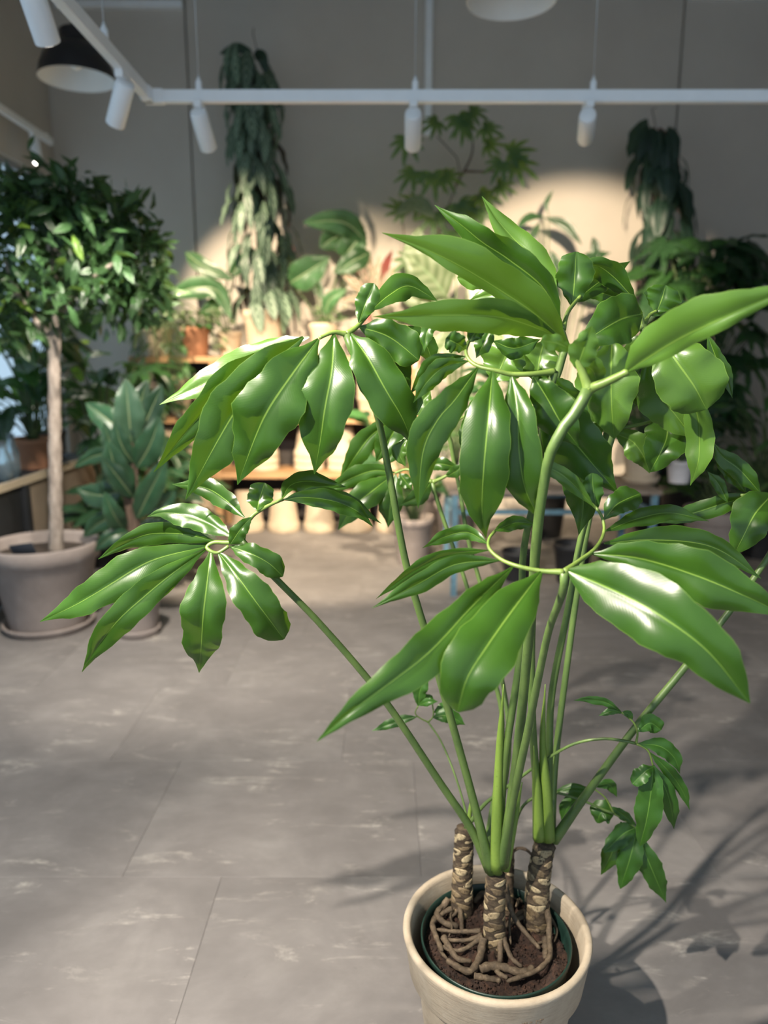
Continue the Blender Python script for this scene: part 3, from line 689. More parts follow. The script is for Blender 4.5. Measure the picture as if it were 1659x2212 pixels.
def stem(base, topp, r0, r1, nscar, seed):
    r = random.Random(seed); n = 40; mb = MB(); seg = 28
    ax = topp-base; L = ax.length; axn = ax.normalized()
    a1 = axn.orthogonal().normalized(); a2 = axn.cross(a1)
    step = L/nscar*2.6
    vs = []; fs = []
    bend = a1*r.uniform(-.006, .006)+a2*r.uniform(-.006, .006)
    def cen(t): return base+ax*t+bend*math.sin(PI*t)
    def rad(t, a):
        # overlapping rings left by old leaves, each slanting round the stem
        q = (t*L/step*1.0 + 0.16*math.sin(a+seed) + 0.10*math.sin(2*a+seed*2))
        saw = q-math.floor(q)
        return (r0+(r1-r0)*t)*(1+0.13*math.exp(-(saw*6)**2)+0.06*saw + 0.025*math.sin(3*a+9*t+seed))*(1.0 if t < .97 else 0.86)
    for i in range(n):
        t = i/(n-1)
        for k in range(seg):
            a = 2*PI*k/seg; vs.append(cen(t)+(a1*math.cos(a)+a2*math.sin(a))*rad(t, a))
    for i in range(n-1):
        for k in range(seg):
            k2 = (k+1) % seg; fs.append((i*seg+k, i*seg+k2, (i+1)*seg+k2, (i+1)*seg+k))
    fs.append(tuple((n-1)*seg+k for k in range(seg)))
    st = child('stem', mb.add(vs, fs).mesh(), M_bark, plant)
    # scars: lens-shaped plaques standing proud, in spiral rows
    ang = r.uniform(0, 6)
    for i in range(nscar):
        t = 0.06+0.90*i/(nscar-1); ang += 2.35+r.uniform(-.25, .25)
        c0 = cen(t); d = a1*math.cos(ang)+a2*math.sin(ang); R = (r0+(r1-r0)*t)
        wd = R*r.uniform(.55, .95); ht = R*r.uniform(.24, .44); tilt = r.uniform(-.35, .35); c0 = c0+axn*r.uniform(-.003, .003)
        side = axn.cross(d); vv = []; ff = []
        rings = ((1.0, .0), (0.93, .10), (.6, .115), (.2, .10)); sg = 14
        for q, h in rings:
            for k in range(sg):
                a = 2*PI*k/sg; x = wd*q*math.cos(a); z = ht*q*math.sin(a)*(1.15 if math.sin(a) < 0 else .85)
                th = x/R
                vv.append(c0+(d*math.cos(th)+side*math.sin(th))*R*(1.0+h*.75)+axn*(z+x*tilt))
        for i2 in range(len(rings)-1):
            for k in range(sg):
                k2 = (k+1) % sg; ff.append((i2*sg+k, i2*sg+k2, (i2+1)*sg+k2, (i2+1)*sg+k))
        ff.append(tuple((len(rings)-1)*sg+k for k in range(sg)))
        child('leaf_scar', MB().add(vv, ff).mesh(), M_scar, st)
    return st
def soilpt(u, v, z=SOILZ, r=.022):
    q = G(u, v, z); d = Vector((q.x-POTC.x, q.y-POTC.y, 0)); lim = .1335-r*1.25     # inside the nursery pot
    return q if d.length < lim else Vector((POTC.x, POTC.y, q.z))+d.normalized()*lim
stem(soilpt(1070, 2040)-Vector((0, 0, .012)), TM, .0205, .0180, 34, 3)
stem(soilpt(988, 1958)-Vector((0, 0, .012)), TL, .0210, .0180, 38, 5)
stem(soilpt(1172, 1992)-Vector((0, 0, .012)), TR, .0245, .0195, 38, 8)
stem(soilpt(1098, 1948)-Vector((0, 0, .012)), P(1098, 1832, 1.375), .0150, .0125, 16, 11)
# --- roots
m, nt, b = nmat('root_bark'); M_root = m
f = noise(nt, 70, 6, 0.7)
nt.links.new(ramp(nt, f, [(0.3, (0.032, 0.022, 0.014)), (0.55, (0.105, 0.075, 0.046)), (0.75, (0.22, 0.165, 0.105))]), b.inputs['Base Color'])
b.inputs['Roughness'].default_value = 0.8; bump(nt, b, f, 0.6, 0.003)
def z3(x, y): return (820+x/3.318, 1700+y/3.318)
ROOTS = [ # points in the enlarged view of the pot: (x, y, height above soil in mm), radius mm
 ([(745,1080,22),(735,1130,14),(715,1230,8),(650,1320,8),(560,1290,6),(480,1240,5)],7.5),
 ([(860,1060,22),(862,1120,16),(865,1200,8),(860,1260,3)],6.2),
 ([(890,1085,20),(915,1160,12),(950,1230,6),(1020,1290,4)],5.2),
 ([(735,1070,20),(690,1110,12),(600,1165,9),(510,1170,8),(450,1140,7)],4.6),
 ([(725,1030,20),(640,1035,14),(520,1035,12),(410,1020,8)],4.6),
 ([(735,1060,18),(640,1095,9),(540,1100,7),(480,1090,5)],4.4),
 ([(560,1000,4),(460,970,10),(390,880,14),(375,790,14),(430,705,12)],6.0),
 ([(490,800,22),(440,830,14),(400,870,9),(370,940,7),(400,1060,7),(450,1180,7)],6.4),
 ([(570,830,20),(580,900,12),(588,980,6),(590,1060,2)],5.2),
 ([(520,870,18),(460,900,10),(400,950,7),(360,1000,4)],5.0),
 ([(460,1080,6),(500,1150,7),(560,1230,8),(660,1250,6)],6.2),
 ([(720,1310,5),(790,1285,7),(880,1290,8),(970,1320,8),(1060,1320,5),(1100,1290,3)],8.0),
 ([(680,1355,4),(740,1365,5),(800,1375,5),(870,1390,4)],6.0),
 ([(1200,880,40),(1215,980,26),(1215,1100,12),(1222,1210,8),(1150,1300,8),(1040,1350,8),(910,1395,6)],5.6),
 ([(1190,1090,6),(1190,1150,5),(1185,1230,2)],7.0),
 ([(900,760,70),(935,860,48),(980,960,28),(1060,1060,14),(1150,1160,6)],5.6),
 ([(1060,880,12),(1000,910,10),(940,960,9),(900,1010,4)],5.4),
 ([(1050,920,10),(990,950,8),(930,985,4)],4.8),
 ([(740,730,8),(715,780,8),(675,825,5)],6.0),
 ([(750,580,6),(700,610,10),(660,650,5)],5.5),
 ([(930,480,80),(990,440,92),(1050,450,88),(1095,490,60)],3.6),
 ([(980,610,8),(1030,680,6),(1075,760,4)],3.0),
 ([(980,860,4),(1010,790,9),(1060,770,5)],3.2),
 ([(640,825,12),(560,850,14),(510,910,12),(520,1000,12),(495,1075,6)],2.2),
 ([(915,700,60),(935,850,40),(930,1000,22),(940,1130,6)],3.0),
 ([(1270,830,20),(1310,890,10),(1320,960,4)],5.0),
 ([(1250,880,18),(1250,960,10),(1270,1040,4),(1250,1110,3)],3.4),
 ([(1160,880,20),(1150,970,8),(1130,1040,3)],6.0),
 ([(560,880,12),(540,910,9),(500,940,6)],3.5),
 ([(470,740,10),(440,790,8),(410,840,4)],4.5),
 ([(830,1290,3),(860,1340,5),(920,1370,4)],5.5),
 ([(1110,1130,4),(1180,1110,6),(1240,1120,4)],2.6),
 ([(420,1100,3),(440,1180,4),(500,1250,4)],3.8),
 ([(660,680,4),(700,700,6),(740,740,4)],2.6)]
for pts, r in ROOTS:
    w = [G(*z3(x, y), SOILZ+h*0.001+r*0.0004) for x, y, h in pts]; n = len(w)*6; c = catmull(w, n)
    for q in c:
        dx, dy = q.x-POTC.x, q.y-POTC.y; dd = math.hypot(dx, dy); lim = .1335-r*.001
        if dd > lim and q.z < SOILZ+.04: q.x = POTC.x+dx/dd*lim; q.y = POTC.y+dy/dd*lim
    rs = random.Random(len(pts)*7+int(r*10)); p0 = rs.uniform(0, 6)
    rr = [r*0.001*(1.05-0.35*i/(n-1))*(1+.10*math.sin(i*1.1+p0)) for i in range(n)]
    rr[-1] *= .45
    child('root', MB().tube(c, rr, 9).mesh(), M_root, plant)

# ================================================================== pots in front
m, nt, b = nmat('cream_terracotta'); M_cream = m
f = noise(nt, 14, 6, 0.65); v = mapping(nt, (3, 3, 26)); f2 = noise(nt, 8, 5, 0.7, v)
c = ramp(nt, f, [(0.25, (0.33, 0.265, 0.19)), (0.55, (0.43, 0.36, 0.27)), (0.8, (0.52, 0.455, 0.36))])
c = mixc(nt, mth(nt, 'MULTIPLY', mth(nt, 'SUBTRACT', f2, 0.52, True), 2.4, True), c, (0.27, 0.21, 0.145))
c = mixc(nt, mth(nt, 'MULTIPLY', mth(nt, 'SUBTRACT', noise(nt, 45, 6, .75), 0.64, True), 6.0, True), c, (0.20, 0.145, 0.09))
nt.links.new(c, b.inputs['Base Color']); b.inputs['Roughness'].default_value = 0.8; bump(nt, b, f2, 0.35, 0.003)
RZ = 0.343
prof = [(0.0,0.0),(0.118,0.0),(0.122,0.006),(0.150,0.246),(0.1515,0.2515),(0.163,0.2515),(0.1655,0.256),(0.176,0.330),(0.1785,0.337),(0.1765,0.3425),(0.171,0.344),(0.166,0.3425),(0.163,0.337),(0.158,0.300),(0.151,0.262),(0.147,0.250),(0.118,0.022),(0.0,0.020)]
pot = thing('clay_pot', 'cream terracotta pot with a thick rim holding the glossy philodendron', 'pot', (POTC.x, POTC.y, 0))
child('pot_body', MB().lathe(prof, (POTC.x, POTC.y, 0), 96).mesh(), M_cream, pot)
# faint pressed maker's lettering on the rim: two short rows of worn strokes
M_ink = simple('worn_stamp', (0.25, 0.17, 0.10), 0.9, 0.3, 200)
mb = MB(); rs = random.Random(2)
def rim_pt(ang, z):
    t = (z-0.256)/(0.330-0.256); R = 0.1655+(0.176-0.1655)*t+0.0004
    return Vector((POTC.x+R*math.sin(ang), POTC.y-R*math.cos(ang), z))
for row, z in ((0, .2985), (1, .2930)):
    a = 0.10
    while a < 0.34:
        w = rs.uniform(.006, .013)
        if rs.random() < .8:
            k = rs.choice((0, 1, 2))
            hgt = .0034
            if k == 0: mb.tube([rim_pt(a, z-hgt/2), rim_pt(a, z+hgt/2)], .0004, 5)
            elif k == 1: mb.tube([rim_pt(a, z-hgt/2), rim_pt(a+w*.5, z+hgt/2), rim_pt(a+w, z-hgt/2)], .0004, 5)
            else: mb.tube([rim_pt(a, z-hgt/2), rim_pt(a+w, z-hgt/2)], .0004, 5); mb.tube([rim_pt(a, z+hgt/2), rim_pt(a+w*.7, z+hgt/2)], .0004, 5)
        a += w+.006
child('maker_stamp', mb.mesh(), M_ink, pot)
M_npot = simple('green_nursery_plastic', (0.010, 0.030, 0.023), 0.42, 0.12, 30)
npot = thing('nursery_pot', 'dark green plastic nursery pot filled with bark soil inside the clay pot', 'pot', (POTC.x, POTC.y, 0.021))
NP = Vector((POTC.x-.001, POTC.y, 0))
child('pot_wall', MB().lathe([(0.0,.022),(0.108,.022),(0.139,.312),(0.1425,.313),(0.143,.322),(0.1415,.3245),(0.1395,.3235),(0.1375,.310),(0.134,.27),(0.0,.26)], NP, 72).mesh(), M_npot, npot)
m, nt, b = nmat('bark_soil'); M_soil = m
f = noise(nt, 90, 8, 0.75)
nt.links.new(ramp(nt, f, [(0.3, (0.014, 0.008, 0.006)), (0.5, (0.05, 0.026, 0.017)), (0.72, (0.14, 0.066, 0.038))]), b.inputs['Base Color'])
b.inputs['Roughness'].default_value = 0.95; bump(nt, b, f, 1.0, 0.008)
vs = []; fs = []; nr, ns = 22, 64; rs = random.Random(4)
for i in range(nr):
    for k in range(ns):
        rr = .1375*i/(nr-1); a = 2*PI*k/ns
        h = 0.006*math.sin(a*3+i*.5)+0.004*math.sin(a*7+i)+rs.uniform(-.0035, .0035) - (.004 if i == nr-1 else 0)
        vs.append(NP+Vector((rr*math.cos(a), rr*math.sin(a), SOILZ-.006+h*(1 if i > 0 else 0))))
for i in range(nr-1):
    for k in range(ns): fs.append((i*ns+k, i*ns+(k+1) % ns, (i+1)*ns+(k+1) % ns, (i+1)*ns+k))
child('soil', mesh_from('soil', vs, fs), M_soil, npot)
mb = MB()
for i in range(1500):
    a = rs.uniform(0, 6.283); rr = .134*math.sqrt(rs.random()); s_ = rs.uniform(.0016, .0042)
    c0 = NP+Vector((rr*math.cos(a), rr*math.sin(a), SOILZ-.006+.006*math.sin(a*3+rr/.1375*10.5)+.004*math.sin(a*7+rr/.1375*21)+s_*.4))
    R = Matrix.Rotation(rs.uniform(0, 3), 3, Vector((rs.random()+.01, rs.random(), rs.random())).normalized())
    e = [R @ Vector(q) for q in ((s_,0,0),(-s_,0,0),(0,s_*.8,0),(0,-s_*.8,0),(0,0,s_*.7),(0,0,-s_*.7))]
    mb.add([c0+q for q in e], [(0,2,4),(2,1,4),(1,3,4),(3,0,4),(2,0,5),(1,2,5),(3,1,5),(0,3,5)])
o = child('bark_chips', mb.mesh(), M_soil, npot, smooth=False); o['kind'] = 'stuff'
# ================================================================== things behind
# ---- leaf kinds
def LM(name, top, rough=.4, tw=.25, patt=None, var=.3, objrand=.25, vein=None, under=None, trans=None, spec=.45):
    return leafmat(name, top, under or tuple(min(1, c*1.7+.02) for c in top), trans or (top[0]*3+.05, top[1]*2.4+.08, top[2]*.8+.01), vein or tuple(min(1, c*1.8+.03) for c in top), rough, tw, spec, patt, var, .05, .3, objrand)
M_lt = LM('tree_leaf', (0.036, 0.085, 0.030), .36, .22, objrand=.45)
M_ly = LM('yellow_green_leaf', (0.11, 0.20, 0.03), .4, .35)
M_lr = LM('rubber_leaf', (0.018, 0.054, 0.025), .34, .10, vein=(.17, .21, .10), spec=.5)
M_ld = LM('dark_leaf', (0.020, 0.058, 0.021), .36, .15)
M_lm = LM('mid_leaf', (0.036, 0.105, 0.030), .4, .22)
M_lv = LM('silver_vine_leaf', (0.022, 0.058, 0.034), .42, .15, patt=(0.25, 0.34, 0.24), objrand=.3, under=(.07, .025, .04))
M_lk = LM('dark_vine_leaf', (0.018, 0.046, 0.030), .45, .1, under=(.06, .02, .035))
M_la = LM('alocasia_leaf', (0.045, 0.115, 0.045), .38, .2, vein=(.32, .40, .22), spec=.5)
M_lpk = LM('pink_calathea_leaf', (0.09, 0.12, 0.06), .45, .2, patt=(0.55, 0.36, 0.30), under=(.25, .03, .04))
M_lg = LM('pale_trailing_leaf', (0.09, 0.14, 0.065), .45, .25, patt=(.21, .26, .16))
M_lf = LM('fingered_leaf', (0.065, 0.135, 0.05), .42, .28)
M_stm = simple('green_stem', (0.07, 0.11, 0.04), .6, .3, 30)
M_stb = simple('brown_stem', (0.10, 0.065, 0.045), .8, .3, 30)
M_pink = simple('pink_stem', (0.42, 0.12, 0.10), .5, .2, 30)
# ---- pots
def clay(name, a, d, rough=.85):
    m, nt, b = nmat(name); f = noise(nt, 7, 6, .65); g = noise(nt, 60, 4, .7)
    c = ramp(nt, f, [(0.28, tuple(x*.78 for x in a)), (0.6, a), (0.8, d)])
    nt.links.new(mixc(nt, mth(nt, 'MULTIPLY', mth(nt, 'SUBTRACT', g, .62, True), 4, True), c, tuple(x*.6 for x in a)), b.inputs['Base Color'])
    b.inputs['Roughness'].default_value = rough; bump(nt, b, g, .2, .003); return m
M_gclay = clay('grey_clay', (0.30, 0.255, 0.235), (0.42, 0.38, 0.36))
M_bclay = clay('beige_clay', (0.50, 0.405, 0.295), (0.62, 0.53, 0.41))
M_oclay = clay('orange_clay', (0.42, 0.20, 0.11), (0.52, 0.30, 0.18))
M_wclay = clay('white_glaze', (0.62, 0.60, 0.62), (0.74, 0.72, 0.73), .5)
M_kpot = clay('black_plastic', (0.02, 0.02, 0.022), (0.035, 0.035, 0.036), .5)
M_dsoil = simple('dark_soil', (0.035, 0.024, 0.017), .95, .4, 60, bmp=.6)
M_wood = None
m, nt, b = nmat('pine_board'); M_wood = m
v = mapping(nt, (1.2, 14, 14)); f = noise(nt, 3.0, 6, .65, v)
nt.links.new(ramp(nt, f, [(0.3, (0.30, 0.165, 0.075)), (0.7, (0.50, 0.30, 0.15))]), b.inputs['Base Color']); b.inputs['Roughness'].default_value = .6
def pot_prof(r, h, rim=.16, taper=.70, wall=None):
    """closed thick profile; origin at the base centre"""
    rb = r*taper; rh = h*rim; w = wall or max(.008, r*.07); ro = r*.93
    return [(0, 0), (rb, 0), (rb+.001, .004), (ro-.004, h-rh-.004), (ro, h-rh), (r-.004, h-rh+.004), (r, h-.008), (r-.004, h), (r-w, h), (r-w-.004, h-.02), (rb-w, w), (0, w)]
def pot_thing(name, label, c0, r, h, mat, group=None, soil=True, saucer=None, **kw):
    c0 = Vector(c0); root = thing(name, label, 'pot', c0, group)
    z0 = .028 if saucer else 0
    if saucer:
        rs_ = saucer
        child('saucer', MB().lathe([(0, 0), (rs_*.9, 0), (rs_, .034), (rs_, .042), (rs_-.014, .042), (rs_*.88, .014), (0, .014)], c0, 48).mesh(), mat, root)
        z0 = .014
    child('pot_body', MB().lathe(pot_prof(r, h, **kw), c0+Vector((0, 0, z0)), 48).mesh(), mat, root)
    if soil: child('soil', MB().lathe([(r*.915, h*.86), (r*.5, h*.875), (0.0, h*.88)], c0+Vector((0, 0, z0)), 32).mesh(), M_dsoil, root)
    root['soil_z'] = c0.z+z0+h*.87
    return root
# ---- leaf meshes shared between copies (unit length along +Y, top side +Z)
def unit_leaf(shape, width, droop=.18, fold=.16, wave=.05, seed=0, n=10):
    pts = [(0, 0, 0), (0, .35, .04), (0, .7, .0-droop*.35), (0, 1, -droop)]
    return blade('leaf', pts, width, shape, 0, None, fold, wave, False, (1, 1), n, seed, 0, .05, nrm=Vector((0, 0, 1)))
def lobed_leaf(nl=7, seed=0, w=.22):
    """deeply fingered leaf blade: lobes fanning from the stalk end, one mesh"""
    vs = []; fs = []; uv = []
    for k in range(nl):
        t = k/(nl-1)*2-1; a = t*1.9; L = (1-.42*abs(t))*(.95 if k % 2 else 1.0)
        d = Vector((math.sin(a), math.cos(a)*.9+.1, -.12)); d.normalize()
        m = blade('l', [d*.0, d*L*.5+Vector((0, 0, .02)), d*L+Vector((0, 0, -.10))], w*(1-.25*abs(t)), OVATE, 0, None, .12, .08, False, (1, 1), 8, seed+k, 0, .05, nrm=Vector((0, 0, 1)))
        b0 = len(vs); vs += [v.co.copy() for v in m.vertices]; fs += [[i+b0 for i in p.vertices] for p in m.polygons]
        for p in range(len(m.vertices)): uv.append((XS[p % 9], (p//9)/7))
        bpy.data.meshes.remove(m)
    return mesh_from('leaf', vs, fs, uv)
def with_mat(me, mat):
    c = me.copy(); c.materials.clear(); c.materials.append(mat); return c
UL_lance = [unit_leaf(LANCE, .30, .12, seed=s) for s in (1, 2, 3)]
UL_slim = [unit_leaf(LANCE, .24, .25, seed=s) for s in (4, 5)]
UL_ovate = [unit_leaf(OVATE, .52, .2, seed=s) for s in (6, 7)]
UL_heart = [unit_leaf(HEART, .62, .25, seed=s) for s in (8, 9)]
UL_big = [unit_leaf(OVATE, .46, .3, seed=s, n=14) for s in (10, 11)]
UL_hang = [unit_leaf(OVATE, .40, .12, seed=s) for s in (15, 16)]
UL_lobe = [lobed_leaf(7, s) for s in (12, 13)]
_mc = {}
def leaf_mesh(lst, i, mat):
    k = (lst[i % len(lst)].name, mat.name)
    if k not in _mc: _mc[k] = with_mat(lst[i % len(lst)], mat)
    return _mc[k]
def frame(d, up):
    d = d.normalized(); x = d.cross(up)
    x = x.normalized() if x.length > 1e-3 else d.orthogonal().normalized()
    z = x.cross(d); return Matrix((x, d, z)).transposed().to_4x4()
def put_leaf(parent, me, p, d, up, s, name='leaf'):
    mw = Matrix.Translation(p) @ frame(d, up) @ Matrix.Scale(s, 4)
    return child(name, me, None, parent, True, None, mw)
def place_leaf(parent, me, p, d, up, s, force=False, stem=None, skip=()):
    """put the leaf only where it does not cut through another thing"""
    own = own_id(parent); mw = Matrix.Translation(p) @ frame(d, up) @ Matrix.Scale(s, 4)
    if not force:
        if hits([mw @ v.co for v in me.vertices], [tuple(q.vertices) for q in me.polygons], own): return False
        if stem is not None and hits(stem.v, [tuple(f) for f in stem.f], own, skip): return False
    child('leaf', me, None, parent, True, None, mw); return True
def rdir(r): 
    while True:
        v = Vector((r.uniform(-1, 1), r.uniform(-1, 1), r.uniform(-1, 1)))
        if .05 < v.length < 1: return v.normalized()
def bush(name, label, base, n, rx, h0, h1, size, meshes, mats, seed=0, group=None, stem=M_stm, up=.35, droop=0., front=True, r_st=.004, cat='plant', ry=None):
    """leaves on stalks rising from base: n leaves in a spread of radius rx between heights h0..h1 above base"""
    r = random.Random(seed); base = Vector(base); root = thing(name, label, cat, base, group)
    st = MB(); ry = ry or rx*.7; own = own_id(root); skip = soil_at(base)
    for i in range(n):
        me = leaf_mesh(meshes, i, mats[i % len(mats)])
        for k_ in range(45):
            a = r.uniform(0, 6.283); q = math.sqrt(r.uniform(.08, 1)); t = r.uniform(0, 1)
            k = 1-.35*abs(t-.45)
            p = base+Vector((math.cos(a)*rx*q*k, math.sin(a)*ry*q*k, h0+(h1-h0)*t))
            out = Vector((math.cos(a), math.sin(a), 0))
            d = (out*(.8)+Vector((0, 0, up-droop*q))+rdir(r)*.45).normalized()
            s = size*r.uniform(.72, 1.18)*(1-.009*k_)
            if p.x < XL+.14: p.x = XL+.14
            if p.x+d.x*s < XL+.04: d.x = abs(d.x)
            if p.y > YB-.2: p.y = YB-.2
            if p.y+d.y*s > YB-.05: d.y = -abs(d.y)
            if p.z < base.z+.03: midp = base+out*.15+Vector((0, 0, .075))       # over the rim and down
            else: midp = base.lerp(p, .55)+Vector((0, 0, (p.z-base.z)*.18))-out*.02
            one = MB().tube(catmull([base+out*.01, midp, p], 7), [r_st*1.2, r_st*1.2, r_st, r_st, r_st*.9, r_st*.8, r_st*.7], 5, False)
            if place_leaf(root, me, p, d, Vector((0, 0, 1))-Vector((0, .5, 0)), s, k_ == 44, one, skip): break
        st.add(one.v, one.f)
    child('stem', st.mesh(), stem, root)
    return root
def traced(name, label, base, Y, leaves, mat, group=None, stem=M_stm, rs=.006, cat='plant', shape=OVATE):
    """plant whose big leaves are placed one by one; base = world point the stalks rise from"""
    base = Vector(base); root = thing(name, label, cat, base, group); st = MB()
    for i, L in enumerate(leaves):
        k = L[2] if len(L) > 2 else {}
        w = pxpath(L[0], Y); W = L[1]/FPX*depth(w[len(w)//2])
        md = base.lerp(w[0], .6)+Vector((0, .02, .10*(w[0].z-base.z)))
        st.tube(catmull([base, md, w[0]], 10), [rs*1.3-rs*.6*j/9 for j in range(10)], 6, False)
        me = blade('leaf', w, W, k.get('shape', shape), k.get('roll', 0), None, k.get('fold', .18), k.get('wave', .05), k.get('under', False), k.get('asym', (1, 1)), 14, i+len(name), 0, .05)
        child('leaf', me, k.get('mat', mat), root)
    child('stem', st.mesh(), stem, root)
    return root
# ------------------------------------------------------------------ left: big tree in its clay planter
tc = G(108, 1352, 0); tc = Vector((tc.x, tc.y, 0))
pt = pot_thing('planter', 'large grey clay planter on a saucer holding the leafy tree', tc, .285, .455, M_gclay, saucer=.235, rim=.20, taper=.66)
tz = pt['soil_z']
tree = thing('indoor_tree', 'tall bushy tree with a bare grey trunk and a round crown of narrow leaves', 'tree', (tc.x, tc.y, tz-.02))
m, nt, b = nmat('grey_trunk'); M_trunk = m
v = mapping(nt, (3, 3, 1)); f = noise(nt, 14, 6, .7, v)
nt.links.new(ramp(nt, f, [(0.3, (0.15, 0.12, 0.10)), (0.6, (0.33, 0.28, 0.24)), (0.8, (0.46, 0.42, 0.38))]), b.inputs['Base Color']); b.inputs['Roughness'].default_value = .85; bump(nt, b, f, .6, .01)
TY = tc.y
tp = [Vector((P(120, 1180, TY).x, TY, tz-.02)), P(119, 1000, TY), P(118, 880, TY), P(117, 760, TY), P(122, 700, TY)]
n = 26; c = catmull(tp, n)
mb = MB(); mb.tube(c, [.036-.008*i/(n-1)+.003*math.sin(i*2.3) for i in range(n)], 14)
child('trunk', mb.mesh(), M_trunk, tree)
for pts in ([(119,742,0),(95,712,.0),(70,682,.02),(60,620,.05)], [(121,712,0),(140,650,.05),(170,580,.08)], [(121,705,0),(120,620,.0),(110,520,.05)], [(70,682,.02),(40,640,-.05),(10,560,-.1)], [(140,655,.05),(200,600,-.05),(260,560,-.1)]):
    w = pxpath(pts, TY); child('branch', MB().tube(catmull(w, 10), [.020-.012*i/9 for i in range(10)], 8).mesh(), M_trunk, tree)
r = random.Random(21); cr = P(140, 540, TY); leaves = []
blobs = [(P(60, 470, TY), .36, .30), (P(170, 500, TY+.05), .34, .30), (P(255, 560, TY), .26, .30), (P(40, 590, TY-.05), .38, .24), (P(150, 610, TY), .40, .20), (P(270, 630, TY+.05), .22, .20), (P(-60, 520, TY), .35, .35), (P(110, 425, TY), .20, .13), (P(20, 445, TY), .26, .17), (P(215, 480, TY+.1), .24, .22), (P(290, 540, TY+.1), .16, .3), (P(20, 680, TY), .2, .16)]
i = 0
while len(leaves) < 1900:
    cb, rx, rz = r.choice(blobs); v3 = rdir(r)*(r.random()**.4)
    p = cb+Vector((v3.x*rx, v3.y*rx*.9, v3.z*rz))
    d = (Vector((v3.x, v3.y, v3.z*.4))*.7+Vector((0, 0, -.35))+rdir(r)*.8).normalized()
    leaves.append((p, d, r.uniform(.08, .145)))
leaves.sort(key=lambda q: (q[0].y))
stuffs = {m_.name: (MB(), [], m_) for m_ in (M_lt,)}
for i, (p, d, s) in enumerate(leaves):
    mt = M_ly if r.random() < .04 else M_lt
    if i < 300: put_leaf(tree, leaf_mesh(UL_lance, i, mt), p, d, rdir(r)+Vector((0, -.6, .8)), s)
    else:
        me = UL_lance[i % 3]; mw = Matrix.Translation(p) @ frame(d, rdir(r)+Vector((0, -.4, .8))) @ Matrix.Scale(s, 4)
        st_, suv, _m = stuffs[M_lt.name]
        st_.add([mw @ v.co for v in me.vertices], [list(q.vertices) for q in me.polygons]); suv += [(XS[k % 9], (k//9)/9) for k in range(len(me.vertices))]
for st_, suv, m_ in stuffs.values():
    o = child('foliage', mesh_from('foliage', st_.v, st_.f, suv), m_, tree); o['kind'] = 'stuff'
# name card standing in the planter
M_card = simple('black_card', (0.02, 0.025, 0.035), .6)
q = P(48, 1152, TY-.17)
cardm = Matrix.Translation(Vector((q.x, TY-.17, tz+.045))) @ Matrix.Rotation(math.radians(-8), 4, 'Y') @ Matrix.Rotation(math.radians(20), 4, 'X')
top('plant_label', bevel(MB().box(-.06, .06, -.002, .002, -.055, .05).mesh(), .001, 1), M_card, 'small dark name card stuck in the soil of the big clay planter', 'label card', mw=cardm)
# ------------------------------------------------------------------ rubber plant
rc = G(300, 1368, 0); rc = Vector((rc.x, rc.y, 0)); RY = rc.y
rp = pot_thing('pot', 'small brownish clay pot on a saucer holding the rubber plant', rc, .135, .25, M_gclay, saucer=.115, rim=.2)
rub = traced('rubber_plant', 'rubber plant with broad dark leathery leaves in a small clay pot', (rc.x, rc.y, rp['soil_z']-.01), RY, [
 ([(284,955,0),(278,890,-.02),(272,818,-.02)],66,D(under=True)), ([(290,960,0),(325,890,.03),(350,830,.04)],56),
 ([(270,1010,0),(240,960,-.02),(225,912,-.03)],40), ([(295,1010,0),(325,960,-.03),(345,900,-.03)],60),
 ([(285,1060,0),(250,1010,-.06),(232,950,-.08)],58), ([(288,1075,0),(262,1040,-.06),(218,985,-.1)],44),
 ([(270,1145,0),(245,1110,-.08),(226,1062,-.1)],42), ([(295,1120,0),(330,1050,-.04),(360,990,-.06)],54),
 ([(260,980,0),(205,985,.02),(160,1010,.02)],34), ([(265,1060,0),(215,1070,.05),(165,1055,.06)],60),
 ([(300,1085,0),(345,1090,.02),(380,1060,.02)],46), ([(275,940,.05),(225,900,.08),(185,870,.1)],56),
 ([(285,930,.05),(300,880,.08),(318,820,.1)],50), ([(260,1110,.04),(215,1130,.08),(180,1160,.08)],44),
 ([(300,1130,.03),(340,1140,.05),(372,1120,.05)],44), ([(280,1150,.0),(240,1160,-.05),(205,1190,-.06)],34),
 ([(288,1010,.06),(285,960,.08),(280,900,.1)],62), ([(288,1000,0),(262,960,-.04),(248,905,-.05)],40)], M_lr, stem=M_stb, rs=.009)
# ------------------------------------------------------------------ display bench at the left with bottles and plants
M_bl = simple('black_panel', (0.022, 0.024, 0.027), .55)
M_ply = simple('plywood', (0.33, 0.265, 0.20), .7, .15, 4)
M_lightwood = simple('light_wood_edge', (0.62, 0.52, 0.38), .6, .12, 6)
bx, by0, by1, bz = -2.20, 3.55, 5.75, .70
bench = thing('display_bench', 'low display bench with black and plywood side panels and a light wood edge', 'bench', (bx-.22, 4.6, 0))
child('bench_top', boxm(XL+.06, bx, by0, by1, bz-.03, bz, .003), M_bl, bench, smooth=False)
child('edge_strip', boxm(bx, bx+.022, by0, by1, bz-.035, bz+.012, .003), M_lightwood, bench, smooth=False)
for a, q_, mt in ((by0, 4.44, M_bl), (4.47, 5.74, M_ply)): child('side_panel', boxm(bx-.02, bx-.004, a, q_, .02, bz-.031), mt, bench, smooth=False)
child('end_panel', boxm(XL+.07, bx-.03, by0+.01, by0+.03, .0, bz-.031), M_bl, bench, smooth=False)
child('end_panel', boxm(XL+.07, bx-.03, by1-.03, by1-.01, .0, bz-.031), M_bl, bench, smooth=False)
child('post', boxm(bx-.003, bx+.03, 4.43, 4.48, 0, bz-.036), M_bl, bench, smooth=False)
